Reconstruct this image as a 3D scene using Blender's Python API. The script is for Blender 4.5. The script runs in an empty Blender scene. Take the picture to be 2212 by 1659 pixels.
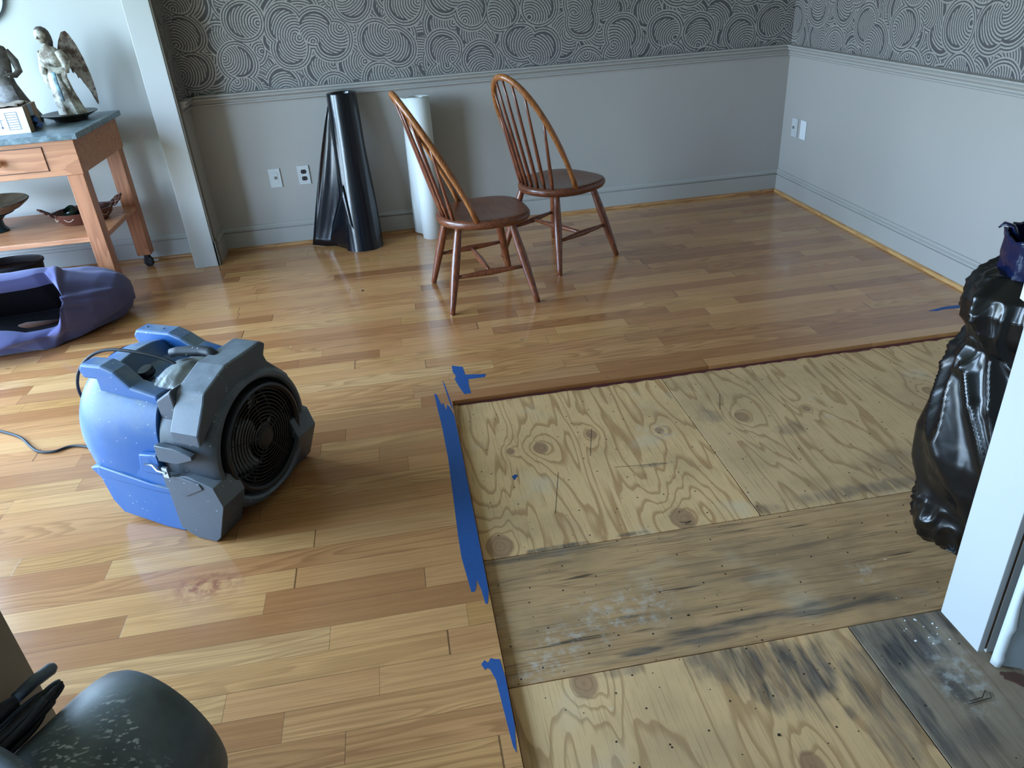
import bpy, bmesh, math, random
from mathutils import Vector, Matrix, noise
R = math.radians
S = bpy.context.scene
COL = S.collection

# ------------------------------------------------------------------ camera
YAW, PITCH, ROLL, FPX = 0.1297, 0.5044, -0.0725, 1627.39
fwd = Vector((math.sin(YAW)*math.cos(PITCH), math.cos(YAW)*math.cos(PITCH), -math.sin(PITCH)))
rt = Vector((math.cos(YAW), -math.sin(YAW), 0)); up = rt.cross(fwd)
r2 = rt*math.cos(ROLL) + up*math.sin(ROLL); u2 = -rt*math.sin(ROLL) + up*math.cos(ROLL)
cd = bpy.data.cameras.new('camera'); cam = bpy.data.objects.new('camera', cd); COL.objects.link(cam)
cd.sensor_width = 36.0; cd.lens = FPX/2212*36.0; cd.clip_start = 0.02
cam.matrix_world = Matrix(((r2.x, u2.x, -fwd.x, 0), (r2.y, u2.y, -fwd.y, 0), (r2.z, u2.z, -fwd.z, 1.5), (0, 0, 0, 1)))
S.camera = cam

# ------------------------------------------------------------------ view and world
S.view_settings.view_transform = 'Standard'; S.view_settings.look = 'None'
S.view_settings.exposure = 1.12; S.view_settings.gamma = 1.0
S.view_settings.use_curve_mapping = False
SKY = 14.0
W = bpy.data.worlds.new('World'); S.world = W; W.use_nodes = True
wn = W.node_tree; wn.nodes.clear()
wo = wn.nodes.new('ShaderNodeOutputWorld'); bg = wn.nodes.new('ShaderNodeBackground')
tc = wn.nodes.new('ShaderNodeTexCoord'); sp = wn.nodes.new('ShaderNodeSeparateXYZ')
cr = wn.nodes.new('ShaderNodeValToRGB'); mr = wn.nodes.new('ShaderNodeMapRange')
wn.links.new(tc.outputs['Generated'], sp.inputs[0]); wn.links.new(sp.outputs['Z'], mr.inputs['Value'])
mr.inputs['From Min'].default_value = -1; mr.inputs['From Max'].default_value = 1
wn.links.new(mr.outputs[0], cr.inputs[0]); wn.links.new(cr.outputs[0], bg.inputs[0]); wn.links.new(bg.outputs[0], wo.inputs[0])
el = cr.color_ramp.elements
el[0].position = 0.0; el[0].color = (.18, .20, .15, 1)
el[1].position = 1.0; el[1].color = (.36, .61, 1.0, 1)
for p, c in ((.47, (.22, .25, .19, 1)), (.5, (.58, .76, .93, 1)), (.62, (.46, .70, 1.0, 1))):
    e = el.new(p); e.color = c
bg.inputs['Strength'].default_value = SKY

def portal(name, loc, rot, sx, sy):
    l = bpy.data.lights.new(name, 'AREA'); l.shape = 'RECTANGLE'; l.size = sx; l.size_y = sy
    l.cycles.is_portal = True
    o = bpy.data.objects.new(name, l); o.location = loc; o.rotation_euler = rot; COL.objects.link(o)

# room numbers (metres): floor z=0, x to the right, y away from the camera
XL, XR, YB, YF, ZC = -3.2, 2.632, 4.978, -2.6, 2.6
W1 = (1.25, 2.62, .08, 2.15)      # glazed door in the left wall: y0 y1 z0 z1
W2 = (-2.9, -2.45, 1.1, 2.0)         # unseen window added behind the camera as fill light: x0 x1 z0 z1
W4 = (-1.6, -.2, .9, 2.1)         # unseen window added to brighten jamb and foreground, left wall of the camera's room: y0 y1 z0 z1
W3 = (2.95, 4.45, .3, 2.2)        # window in the left wall beside the cart: y0 y1 z0 z1
portal('portal_left', (XL-.02, (W1[0]+W1[1])/2, (W1[2]+W1[3])/2), (0, R(-90), 0), W1[3]-W1[2], W1[1]-W1[0])
portal('portal_near', (XL-.02, (W4[0]+W4[1])/2, (W4[2]+W4[3])/2), (0, R(-90), 0), W4[3]-W4[2], W4[1]-W4[0])
portal('portal_front', ((W2[0]+W2[1])/2, YF-.02, (W2[2]+W2[3])/2), (R(90), 0, 0), W2[1]-W2[0], W2[3]-W2[2])
portal('portal_back', (XL-.02, (W3[0]+W3[1])/2, (W3[2]+W3[3])/2), (0, R(-90), 0), W3[3]-W3[2], W3[1]-W3[0])

# ------------------------------------------------------------------ node helpers
class NT:
    def __init__(s, name):
        s.m = bpy.data.materials.new(name); s.m.use_nodes = True; s.t = s.m.node_tree
        s.b = s.t.nodes['Principled BSDF']
    def _in(s, sock, v):
        if isinstance(v, bpy.types.NodeSocket): s.t.links.new(v, sock)
        elif v is not None:
            if isinstance(v, (tuple, list)) and len(v) == 3 and sock.type == 'RGBA': v = (*v, 1)
            sock.default_value = v
    def n(s, typ, ins=None, out=0, **kw):
        nd = s.t.nodes.new('ShaderNode'+typ)
        for k, v in kw.items(): setattr(nd, k, v)
        for k, v in (ins or {}).items(): s._in(nd.inputs[k], v)
        return nd.outputs[out]
    def ma(s, op, a, b=None, c=None, clamp=False):
        nd = s.t.nodes.new('ShaderNodeMath'); nd.operation = op; nd.use_clamp = clamp
        for i, v in enumerate((a, b, c)):
            if v is not None: s._in(nd.inputs[i], v)
        return nd.outputs[0]
    def vm(s, op, a, b=None, out=0, scale=None):
        nd = s.t.nodes.new('ShaderNodeVectorMath'); nd.operation = op
        s._in(nd.inputs[0], a)
        if b is not None: s._in(nd.inputs[1], b)
        if scale is not None: s._in(nd.inputs['Scale'], scale)
        return nd.outputs[out]
    def xyz(s, x, y, z=0.0): return s.n('CombineXYZ', {0: x, 1: y, 2: z})
    def sep(s, v):
        nd = s.t.nodes.new('ShaderNodeSeparateXYZ'); s._in(nd.inputs[0], v); return nd.outputs
    def obj(s):
        nd = s.t.nodes.new('ShaderNodeTexCoord'); return nd.outputs['Object']
    def noise(s, v, scale, detail=2, rough=.5, dist=0, out=0, lac=2.0):
        return s.n('TexNoise', {'Vector': v, 'Scale': scale, 'Detail': detail, 'Roughness': rough, 'Distortion': dist, 'Lacunarity': lac}, out)
    def ramp(s, v, stops, interp='LINEAR'):
        nd = s.t.nodes.new('ShaderNodeValToRGB'); s._in(nd.inputs[0], v); e = nd.color_ramp.elements
        nd.color_ramp.interpolation = interp
        stops = [(p, (*c, 1) if isinstance(c, tuple) else (c, c, c, 1)) for p, c in stops]
        e[0].position, e[0].color = stops[0]; e[1].position, e[1].color = stops[-1]
        for p, c in stops[1:-1]:
            q = e.new(p); q.color = c
        return nd.outputs[0]
    def mix(s, f, a, b, mode='MIX'):
        nd = s.t.nodes.new('ShaderNodeMix'); nd.data_type = 'RGBA'; nd.blend_type = mode
        s._in(nd.inputs[0], f); s._in(nd.inputs[6], a); s._in(nd.inputs[7], b); return nd.outputs[2]
    def sm(s, v, a, b):   # smoothstep a->b gives 0..1 (a may be > b)
        nd = s.t.nodes.new('ShaderNodeMapRange'); nd.interpolation_type = 'SMOOTHSTEP'
        s._in(nd.inputs[0], v); nd.inputs[1].default_value = a; nd.inputs[2].default_value = b
        return nd.outputs[0]
    def bump(s, h, strength=.3, dist=.002):
        nd = s.t.nodes.new('ShaderNodeBump'); nd.inputs['Strength'].default_value = strength
        nd.inputs['Distance'].default_value = dist; s._in(nd.inputs['Height'], h)
        s.t.links.new(nd.outputs[0], s.b.inputs['Normal'])
    def set(s, **k):
        names = dict(col='Base Color', rough='Roughness', metal='Metallic', coat='Coat Weight', coatr='Coat Roughness',
                     spec='Specular IOR Level', sheen='Sheen Weight', trans='Transmission Weight', ior='IOR', alpha='Alpha', sss='Subsurface Weight')
        for a, v in k.items(): s._in(s.b.inputs[names[a]], v)
        return s.m

def rgb(r, g, b):   # sRGB 0-255 to linear
    f = lambda c: (c/255/12.92) if c/255 <= .04045 else ((c/255+.055)/1.055)**2.4
    return (f(r), f(g), f(b))

def plain(name, c, rough=.5, metal=0, var=.06, scale=12, bump=0, coat=0, spec=.5):
    t = NT(name); v = t.noise(t.obj(), scale, 3)
    k = t.ma('MULTIPLY_ADD', v, var*2, 1-var)
    t.set(col=t.vm('SCALE', c, scale=k), rough=rough, metal=metal, coat=coat, spec=spec)
    if bump: t.bump(t.noise(t.obj(), scale*8, 3), bump, .001)
    return t.m

# ------------------------------------------------------------------ materials
def mat_hardwood():
    t = NT('hardwood'); p = t.sep(t.obj()); x, y = p[0], p[1]; w = .0835
    v = t.ma('DIVIDE', t.ma('SUBTRACT', y, 1.351-w*100), w)
    row = t.ma('FLOOR', v); fv = t.ma('FRACT', v)
    rr = t.n('TexWhiteNoise', {'W': row}, 0, noise_dimensions='1D')
    L = t.ma('MULTIPLY_ADD', rr, .75, .5)
    u = t.ma('DIVIDE', t.ma('MULTIPLY_ADD', rr, 37.3, t.ma('ADD', x, 10)), L)
    # boards of uneven length within a row
    u = t.ma('ADD', u, t.ma('MULTIPLY', t.ma('SINE', t.ma('MULTIPLY', u, 2.2)), .3))
    cf = t.ma('FLOOR', u); fu = t.ma('FRACT', u)
    idv = t.xyz(row, cf)
    idc = t.n('TexWhiteNoise', {'Vector': idv}, 1, noise_dimensions='2D')
    ids = t.sep(idc)
    tone = t.ramp(ids[0], [(0, rgb(150, 104, 66)), (.14, rgb(176, 127, 84)), (.3, rgb(196, 148, 102)), (.5, rgb(208, 162, 112)),
                           (.68, rgb(218, 176, 122)), (.85, rgb(200, 158, 100)), (.93, rgb(226, 190, 138)), (1, rgb(164, 112, 72))])
    tone = t.mix(.22, tone, rgb(198, 152, 106)); tone = t.mix(1.0, tone, (1.0, .83, .70), 'MULTIPLY')
    ox = t.ma('MULTIPLY', ids[1], 61); oy = t.ma('MULTIPLY', ids[2], 43)
    # fine pores
    g1 = t.noise(t.xyz(t.ma('MULTIPLY_ADD', x, 3.2, ox), t.ma('MULTIPLY_ADD', y, 150, oy), oy), 1, 3, .6)
    g1 = t.sm(g1, .38, .62)
    # cathedral figure: contour lines of a stretched noise
    gn = t.noise(t.xyz(t.ma('MULTIPLY_ADD', x, .9, ox), t.ma('MULTIPLY_ADD', y, 8.5, oy), ox), 1, 2.2, .45, .3)
    gl = t.ma('FRACT', t.ma('MULTIPLY', gn, 17))
    gl = t.ma('MULTIPLY', t.sm(gl, .0, .75), t.sm(gl, 1.0, .86))
    gm = t.sm(ids[2], .25, .8)
    c = t.mix(t.ma('MULTIPLY', t.ma('SUBTRACT', 1, g1), .22), tone, rgb(120, 72, 40))
    c = t.mix(t.ma('MULTIPLY', t.ma('SUBTRACT', 1, gl), t.ma('MULTIPLY_ADD', gm, .30, .08)), c, rgb(122, 72, 38))
    big = t.noise(t.xyz(t.ma('MULTIPLY', x, 2.5), t.ma('MULTIPLY_ADD', y, 6, ox), oy), 1, 2)
    c = t.mix(t.ma('MULTIPLY', t.sm(big, .5, .8), .22), c, rgb(158, 96, 58))
    # a few dark mineral flecks
    fl = t.noise(t.xyz(t.ma('MULTIPLY_ADD', x, 9, ox), t.ma('MULTIPLY', y, 55), 7.0), 1, 1)
    c = t.mix(t.sm(fl, .80, .84), c, rgb(70, 36, 22))
    # rusty worn patch near the cased opening
    d = t.vm('DISTANCE', t.xyz(t.ma('MULTIPLY', x, .55), y), (-.70*.55, 1.755, 0), 1)
    ps = t.noise(t.obj(), 38, 4, .7)
    c = t.mix(t.ma('MULTIPLY', t.sm(d, .085, .0), t.sm(ps, .4, .62)), c, rgb(150, 84, 56))
    ev = t.ma('MULTIPLY', t.ma('MINIMUM', fv, t.ma('SUBTRACT', 1, fv)), w)
    eu = t.ma('MULTIPLY', t.ma('MINIMUM', fu, t.ma('SUBTRACT', 1, fu)), L)
    wob = t.noise(t.xyz(x, row), 1.6, 0)
    g = t.ma('MAXIMUM', t.ma('MULTIPLY', t.sm(ev, .0011, .0004), t.ma('MULTIPLY_ADD', wob, 1.1, .05, clamp=True)), t.ma('MULTIPLY', t.sm(eu, .0011, .0004), .75))
    c = t.mix(g, c, rgb(62, 36, 20))
    lf = t.noise(t.obj(), 9, 2)
    t.set(col=c, rough=t.ma('MULTIPLY_ADD', lf, .10, .17), coat=.45, coatr=.10, spec=.5)
    h = t.ma('ADD', t.ma('MULTIPLY', g, -.35), t.ma('ADD', t.ma('MULTIPLY', t.noise(t.xyz(t.ma('MULTIPLY', x, .6), t.ma('MULTIPLY', y, 9)), 3, 2), .9), t.ma('MULTIPLY', g1, .06)))
    t.bump(h, .32, .0012)
    return t.m

def seg(t, x, y, a, b, wd):   # mask of a thin cut from a to b
    ax, ay = a; dx, dy = b[0]-ax, b[1]-ay; L = math.hypot(dx, dy); dx /= L; dy /= L
    px = t.ma('SUBTRACT', x, ax); py = t.ma('SUBTRACT', y, ay)
    al = t.ma('ADD', t.ma('MULTIPLY', px, dx), t.ma('MULTIPLY', py, dy))
    pe = t.ma('ABSOLUTE', t.ma('ADD', t.ma('MULTIPLY', px, -dy), t.ma('MULTIPLY', py, dx)))
    e = t.ma('ABSOLUTE', t.ma('SUBTRACT', al, L/2))
    return t.ma('MULTIPLY', t.sm(pe, wd, wd*.4), t.sm(e, L/2+.002, L/2-.004))

def mat_ply(name, axis='y', light=(230, 186, 132), dark=(166, 114, 66), knots=(), stains=(), cuts=(), worn=0.0, seed=0.0, gs=1.0, scuff=()):
    t = NT(name); p = t.sep(t.obj()); x, y = p[0], p[1]
    ga, cr_ = (y, x) if axis == 'y' else (x, y)
    def gvec(a, b, z=0.0): return t.xyz(t.ma('MULTIPLY_ADD', ga, a, seed), t.ma('MULTIPLY', cr_, b), seed+z)
    n = t.noise(gvec(.75*gs, 5.2*gs), 1, 3.4, .46, .35)
    n = t.ma('MULTIPLY', n, 12)
    kd = None
    for (kx, ky, amp, s_) in knots:
        d = t.vm('DISTANCE', t.xyz(x, t.ma('MULTIPLY', y, .72)), (kx, ky*.72, 0), 1)
        g = t.ma('MULTIPLY', t.ma('EXPONENT', t.ma('MULTIPLY', d, -1/s_)), amp)
        n = t.ma('ADD', n, g)
        k = t.ma('MULTIPLY', t.sm(d, s_*.62, s_*.45), .75)
        kd = k if kd is None else t.ma('MAXIMUM', kd, k)
    fr = t.ma('FRACT', n)
    band = t.ma('MULTIPLY', t.sm(fr, .60, .86), t.sm(fr, 1.0, .93))
    fine = t.noise(gvec(6, 190, 3.3), 1, 3, .65)
    L_, D_ = rgb(*light), rgb(*dark)
    c = t.mix(t.ma('MULTIPLY', band, .62 - worn*.3), L_, D_)
    c = t.mix(t.ma('MULTIPLY', t.sm(fine, .50, .70), .36+worn*.3), c, t.vm('SCALE', D_, scale=.72))
    blot = t.noise(t.obj(), 3.1, 4, .6)
    c = t.mix(t.ma('MULTIPLY', t.sm(blot, .42, .72), .36+worn*.3), c, rgb(140, 114, 86))
    pale = t.noise(t.vm('ADD', t.obj(), (5.1+seed, 2.2, 0)), 4.2, 3)
    c = t.mix(t.ma('MULTIPLY', t.sm(pale, .58, .78), .35), c, rgb(206, 196, 172))
    if kd is not None:
        c = t.mix(kd, c, rgb(150, 112, 82))
    if worn:
        st = t.noise(gvec(2.2, 34, 8.1), 1, 4, .7)
        c = t.mix(t.ma('MULTIPLY', t.sm(st, .52, .68), .55*worn), c, rgb(116, 94, 72))
        st2 = t.noise(gvec(3.0, 60, 1.7), 1, 2, .6)
        c = t.mix(t.ma('MULTIPLY', t.sm(st2, .66, .74), .8*worn), c, rgb(58, 46, 38))
    # water / mould stains with their own outline
    acc = None
    wn_ = t.noise(gvec(4, 30, 4.4), 1, 4, .65)
    wob = t.noise(t.obj(), 11, 3)
    for (sx, sy, rx, ry, amt) in stains:
        d = t.vm('LENGTH', t.xyz(t.ma('DIVIDE', t.ma('SUBTRACT', x, sx), rx), t.ma('DIVIDE', t.ma('SUBTRACT', y, sy), ry)), out=1)
        d = t.ma('ADD', d, t.ma('MULTIPLY', t.ma('SUBTRACT', t.ma('ADD', wn_, wob), 1.0), 1.25))
        g = t.ma('MULTIPLY', t.sm(d, 1.15, .35), amt)
        acc = g if acc is None else t.ma('MAXIMUM', acc, g)
    if acc is not None:
        sc = t.mix(t.sm(wn_, .35, .65), rgb(50, 52, 55), rgb(108, 100, 94))
        acc = t.ma('MULTIPLY', acc, t.ma('MULTIPLY_ADD', t.sm(t.noise(gvec(4, 44, 6.6), 1, 3, .7), .30, .62), .65, .35))
        c = t.mix(acc, c, sc)
    # paint scuffs and pale scratches
    sn = t.noise(t.vm('ADD', t.obj(), (seed, 0, 0)), 26, 4, .7)
    c = t.mix(t.ma('MULTIPLY', t.sm(sn, .70, .76), .6), c, rgb(222, 214, 196))
    for (sx, sy, r_) in scuff:
        d = t.vm('DISTANCE', t.xyz(x, y), (sx, sy, 0), 1)
        c = t.mix(t.ma('MULTIPLY', t.ma('MULTIPLY', t.sm(d, r_, r_*.3), t.sm(t.noise(t.obj(), 34, 5, .75), .46, .70)), .38), c, rgb(214, 214, 208))
    # nail and staple holes
    for sc_, rad, thr, mul in ((11, .040, .52, 1), (26, .060, .90, 1)):
        vo = t.t.nodes.new('ShaderNodeTexVoronoi'); vo.voronoi_dimensions = '2D'
        t._in(vo.inputs['Vector'], t.vm('ADD', t.obj(), (seed*1.3, seed, 0))); vo.inputs['Scale'].default_value = sc_
        cs = t.sep(vo.outputs['Color'])
        m_ = t.ma('MULTIPLY', t.sm(vo.outputs['Distance'], rad, rad*.5), t.ma('GREATER_THAN', cs[0], thr))
        c = t.mix(m_, c, rgb(48, 34, 26))
    for a, b, wd in cuts:
        c = t.mix(t.ma('MULTIPLY', seg(t, x, y, a, b, wd), .9), c, rgb(50, 36, 26))
    t.set(col=c, rough=.62, spec=.35)
    t.bump(t.ma('ADD', t.ma('MULTIPLY', fine, .6), t.ma('MULTIPLY', band, -.3)), .35, .0012)
    return t.m

def mat_wall(name, paint, paper=False, rough=.42):
    t = NT(name); p = t.sep(t.obj())
    pn = t.noise(t.obj(), 2.2, 2)
    pc = t.vm('SCALE', paint, scale=t.ma('MULTIPLY_ADD', pn, .06, .97))
    if not paper:
        t.set(col=pc, rough=rough, spec=.45)
        t.bump(t.noise(t.obj(), 220, 2), .06, .0006); return t.m
    q = t.xyz(t.ma('SUBTRACT', p[0], p[1]), p[2])
    warp = t.noise(q, 3.0, 1, out=1)
    q = t.vm('ADD', q, t.vm('SCALE', t.vm('SUBTRACT', warp, (.5, .5, .5)), scale=.05))
    line = None
    for k, (sc, rad) in enumerate(((7.5, .075), (5.2, .125), (4.6, .135), (5.4, .118), (4.3, .125))):
        off = (k*3.17+.4, k*1.73+.9, 0)
        vo = t.t.nodes.new('ShaderNodeTexVoronoi'); vo.voronoi_dimensions = '2D'; vo.inputs['Randomness'].default_value = .8
        qq = t.vm('ADD', q, off); t._in(vo.inputs['Vector'], qq); vo.inputs['Scale'].default_value = sc
        d = t.ma('DIVIDE', vo.outputs['Distance'], sc)
        rnd = t.vm('SUBTRACT', vo.outputs['Color'], (.5, .5, .5))
        rel = t.vm('SUBTRACT', qq, vo.outputs['Position'])
        mo = t.vm('SCALE', t.vm('NORMALIZE', t.vm('MULTIPLY', rnd, (1, 1, 0))), scale=rad*.62)
        d2 = t.vm('LENGTH', t.vm('SUBTRACT', rel, mo), out=1)
        inner = t.ma('LESS_THAN', d, rad*.70)
        dd = t.ma('ADD', t.ma('MULTIPLY', inner, d2), t.ma('MULTIPLY', t.ma('SUBTRACT', 1, inner), d))
        s = t.ma('SINE', t.ma('MULTIPLY', dd, 2*math.pi/.0145))
        side = t.vm('DOT_PRODUCT', rel, mo, out=1)
        ring = t.sm(s, -.45, .15)
        gap = t.ma('MULTIPLY', t.ma('MULTIPLY', t.ma('GREATER_THAN', d, rad*.60), inner), t.ma('LESS_THAN', side, 0))
        ring = t.ma('MULTIPLY', ring, t.ma('SUBTRACT', 1, gap))
        if line is None: line = ring
        else:
            inside = t.sm(d, rad, rad-.001)
            line = t.ma('ADD', t.ma('MULTIPLY', inside, ring), t.ma('MULTIPLY', t.ma('SUBTRACT', 1, inside), line))
    fib = t.noise(t.obj(), 160, 3)
    line = t.ma('MULTIPLY', line, t.sm(fib, .18, .5))
    up_ = t.ma('GREATER_THAN', p[2], .93)
    wc = t.mix(line, rgb(84, 82, 84), rgb(178, 173, 168))
    t.set(col=t.mix(up_, pc, wc), rough=t.ma('MULTIPLY_ADD', up_, .05, rough), metal=t.ma('MULTIPLY', t.ma('MULTIPLY', line, up_), .35), spec=.45)
    t.bump(t.ma('MULTIPLY', line, up_), .25, .001)
    return t.m

def mat_wood(name, light, dark, rough=.38, ax=1, gs=1.0, coat=.15):
    t = NT(name); p = t.sep(t.obj())
    s = [18*gs, 18*gs, 18*gs]; s[ax] = 1.6*gs
    v = t.xyz(t.ma('MULTIPLY', p[0], s[0]), t.ma('MULTIPLY', p[1], s[1]), t.ma('MULTIPLY', p[2], s[2]))
    n = t.noise(v, 1, 3, .55, .4); f = t.noise(t.vm('SCALE', v, scale=7.0), 1, 2)
    fr = t.ma('FRACT', t.ma('MULTIPLY', n, 7)); b = t.ma('MULTIPLY', t.sm(fr, .2, .85), t.sm(fr, 1, .92))
    c = t.mix(t.ma('MULTIPLY', b, .75), light, dark); c = t.mix(t.ma('MULTIPLY', t.sm(f, .5, .75), .35), c, dark)
    t.set(col=c, rough=rough, coat=coat, coatr=.2); t.bump(f, .08, .0005); return t.m

def mat_dusty(name, c, dust=rgb(150, 160, 172), amt=.6, rough=.42, speck=True):
    t = NT(name); o = t.obj()
    n = t.noise(o, 4.2, 5, .6); n2 = t.noise(o, 40, 3, .6)
    g = t.n('NewGeometry', out=1); nz = t.sep(g)[2]
    m = t.ma('MULTIPLY', t.sm(n, .34, .62), t.sm(nz, -.25, .75))
    m = t.ma('MULTIPLY', m, t.ma('MULTIPLY_ADD', n2, .5, .6))
    col = t.mix(t.ma('MULTIPLY', m, amt, clamp=True), c, dust)
    if speck:
        vo = t.t.nodes.new('ShaderNodeTexVoronoi'); t._in(vo.inputs['Vector'], o); vo.inputs['Scale'].default_value = 55
        cs = t.sep(vo.outputs['Color'])
        k = t.ma('MULTIPLY', t.sm(vo.outputs['Distance'], .13, .07), t.ma('GREATER_THAN', cs[0], .72))
        col = t.mix(t.ma('MULTIPLY', k, .8), col, rgb(214, 220, 226))
    t.set(col=col, rough=t.ma('MULTIPLY_ADD', m, .3, rough)); t.bump(n2, .12, .0008); return t.m

def mat_fabric(name, c, rough=.9):
    t = NT(name); o = t.obj(); n = t.noise(o, 9, 3); f = t.noise(o, 420, 2)
    t.set(col=t.vm('SCALE', c, scale=t.ma('MULTIPLY_ADD', n, .25, .88)), rough=rough, sheen=.15, spec=.2)
    t.bump(t.ma('ADD', t.ma('MULTIPLY', f, .4), t.ma('MULTIPLY', t.noise(o, 30, 3), .8)), .4, .002); return t.m

def mat_film(name, c, rough=.16, wr=22, bs=.5):   # crinkly plastic film
    t = NT(name); o = t.obj()
    n = t.noise(t.vm('MULTIPLY', o, (1, 1, .45)), wr, 4, .55, .6); n2 = t.noise(o, wr*3.3, 3)
    t.set(col=c, rough=rough, spec=.6)
    t.bump(t.ma('ADD', n, t.ma('MULTIPLY', n2, .25)), bs, .012); return t.m

M = {}
M['hardwood'] = mat_hardwood()
M['wall'] = mat_wall('dining_wall_finish', rgb(172, 168, 163), paper=True)
M['leftwall'] = mat_wall('pale_wall_paint', rgb(190, 189, 184))
M['ceil'] = mat_wall('ceiling_paint', rgb(226, 226, 222), rough=.8)
M['trim'] = mat_wall('grey_trim_paint', rgb(172, 169, 164), rough=.3)
M['ltrim'] = mat_wall('pale_trim_paint', rgb(190, 191, 189), rough=.3)
M['white'] = mat_wall('white_trim_paint', rgb(196, 198, 198), rough=.32)
M['col'] = mat_wall('column_paint', rgb(190, 190, 187), rough=.32)
M['dkcol'] = mat_wall('shaded_side_paint', rgb(120, 113, 102), rough=.45)  # shade painted in as a darker tone, for column return and left partition
M['oakshoe'] = mat_wood('shoe_moulding_oak', rgb(206, 160, 104), rgb(172, 120, 72), .35, ax=1)
M['oakshoex'] = mat_wood('shoe_moulding_oak_long', rgb(186, 138, 90), rgb(140, 92, 56), .35, ax=0)
M['cherry'] = mat_wood('cherry_wood', rgb(122, 68, 42), rgb(84, 44, 28), .33, ax=1, gs=1.4, coat=.3)
M['cherryz'] = mat_wood('cherry_turned', rgb(132, 72, 44), rgb(90, 46, 30), .3, ax=2, gs=1.4, coat=.3)
M['cherryl'] = mat_wood('cherry_bow', rgb(172, 108, 58), rgb(130, 74, 40), .3, ax=2, gs=1.4, coat=.3)
M['cart'] = mat_wood('cart_maple', rgb(194, 132, 92), rgb(168, 106, 70), .42, ax=0, gs=.6, coat=.05)
M['cartz'] = mat_wood('cart_maple_legs', rgb(184, 120, 82), rgb(152, 92, 60), .42, ax=2, gs=.6, coat=.05)
M['knob'] = plain('pale_knob_wood', rgb(226, 184, 130), .4)
M['black'] = plain('black_plastic', rgb(22, 23, 26), .38, spec=.5)
M['rubber'] = plain('black_rubber', rgb(26, 27, 30), .6)
M['steel'] = plain('dull_steel', rgb(170, 174, 178), .35, 1)
M['rust'] = plain('rusty_steel', rgb(58, 50, 44), .5, .6)
M['plate'] = plain('switch_plate_plastic', rgb(196, 200, 200), .35, var=.02)
M['platew'] = plain('white_plate_plastic', rgb(222, 226, 228), .35, var=.02)
M['tape'] = plain('blue_masking_tape', rgb(30, 78, 140), .6, var=.18, scale=60)
M['paper'] = plain('rosin_paper', rgb(98, 44, 44), .85, var=.2, scale=50)
M['rollw'] = plain('white_paper', rgb(222, 224, 222), .6, var=.03)
M['card'] = plain('cardboard', rgb(150, 116, 84), .8, var=.05)
M['cardw'] = plain('white_card', rgb(232, 232, 232), .6, var=.02)
M['ink'] = plain('grey_print', rgb(92, 92, 120), .7)
M['btape'] = plain('dark_tape', rgb(24, 30, 44), .35, var=.3, scale=40)
M['kraft'] = plain('packing_paper', rgb(178, 160, 146), .8, bump=.3)
M['filmblk'] = mat_film('black_poly_film', rgb(10, 13, 20), .2, 7, .10)
M['bag'] = mat_film('black_bag_film', rgb(8, 9, 11), .24, 4.0, .30)
M['bluebag'] = mat_film('blue_bag_film', rgb(6, 20, 56), .22, 13, .6)
M['purple'] = mat_fabric('purple_cloth', rgb(86, 84, 122))
M['inner'] = mat_fabric('brown_lining', rgb(86, 54, 40))
M['mouth_shade'] = plain('painted_mouth_shade', rgb(20, 17, 20), .95, spec=.1)  # near-black colour paints the shade inside the cloth bundle's mouth
M['fanblue'] = mat_dusty('blue_moulded_plastic', rgb(6, 84, 152), rgb(128, 142, 152), 1.0)
M['fangrey'] = mat_dusty('grey_moulded_plastic', rgb(68, 76, 86), rgb(134, 142, 150), .9)
M['fandark'] = mat_dusty('charcoal_plastic', rgb(34, 37, 42), rgb(84, 88, 94), .45)
def mat_scuffed():
    t = NT('scuffed_grey_plastic'); o = t.obj(); p = t.sep(o)
    n = t.noise(o, 7, 4, .6); c = t.mix(t.sm(n, .35, .7), rgb(78, 85, 88), rgb(108, 114, 114))
    q = t.xyz(t.ma('MULTIPLY', t.ma('ADD', p[0], p[1]), 110), t.ma('MULTIPLY', t.ma('SUBTRACT', p[0], p[1]), 46), t.ma('MULTIPLY', p[2], 40))
    k = t.noise(q, 1, 2, .5); k2 = t.noise(o, 9, 2)
    d = t.vm('DISTANCE', o, (.06, -.06, .345), 1)
    m = t.ma('MULTIPLY', t.ma('MULTIPLY', t.sm(k, .57, .63), t.sm(k2, .42, .54)), t.sm(d, .15, .05))
    c = t.mix(t.ma('MULTIPLY', m, .8), c, rgb(206, 210, 206))
    dk = t.noise(t.vm('ADD', o, (3, 1, 0)), 13, 3)
    c = t.mix(t.ma('MULTIPLY', t.sm(dk, .62, .74), .5), c, rgb(46, 50, 52))
    t.set(col=c, rough=.5); t.bump(t.noise(o, 60, 3), .12, .0008); return t.m
M['drum'] = mat_scuffed()
M['blade'] = plain('grey_blade_plastic', rgb(150, 152, 154), .5)
M['cover'] = mat_film('dusty_clear_film', rgb(150, 156, 156), .45, 14, .7)
M['dustsheet'] = plain('pale_dust', rgb(190, 194, 192), .8)

def mat_stone():
    t = NT('blue_grey_stone'); n = t.noise(t.obj(), 26, 6, .7); n2 = t.noise(t.obj(), 120, 2)
    c = t.ramp(n, [(.3, rgb(62, 76, 82)), (.5, rgb(98, 114, 120)), (.7, rgb(140, 156, 162))])
    c = t.mix(t.sm(n2, .66, .72), c, rgb(180, 190, 192)); t.set(col=c, rough=.35); return t.m
M['stone'] = mat_stone()

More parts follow.
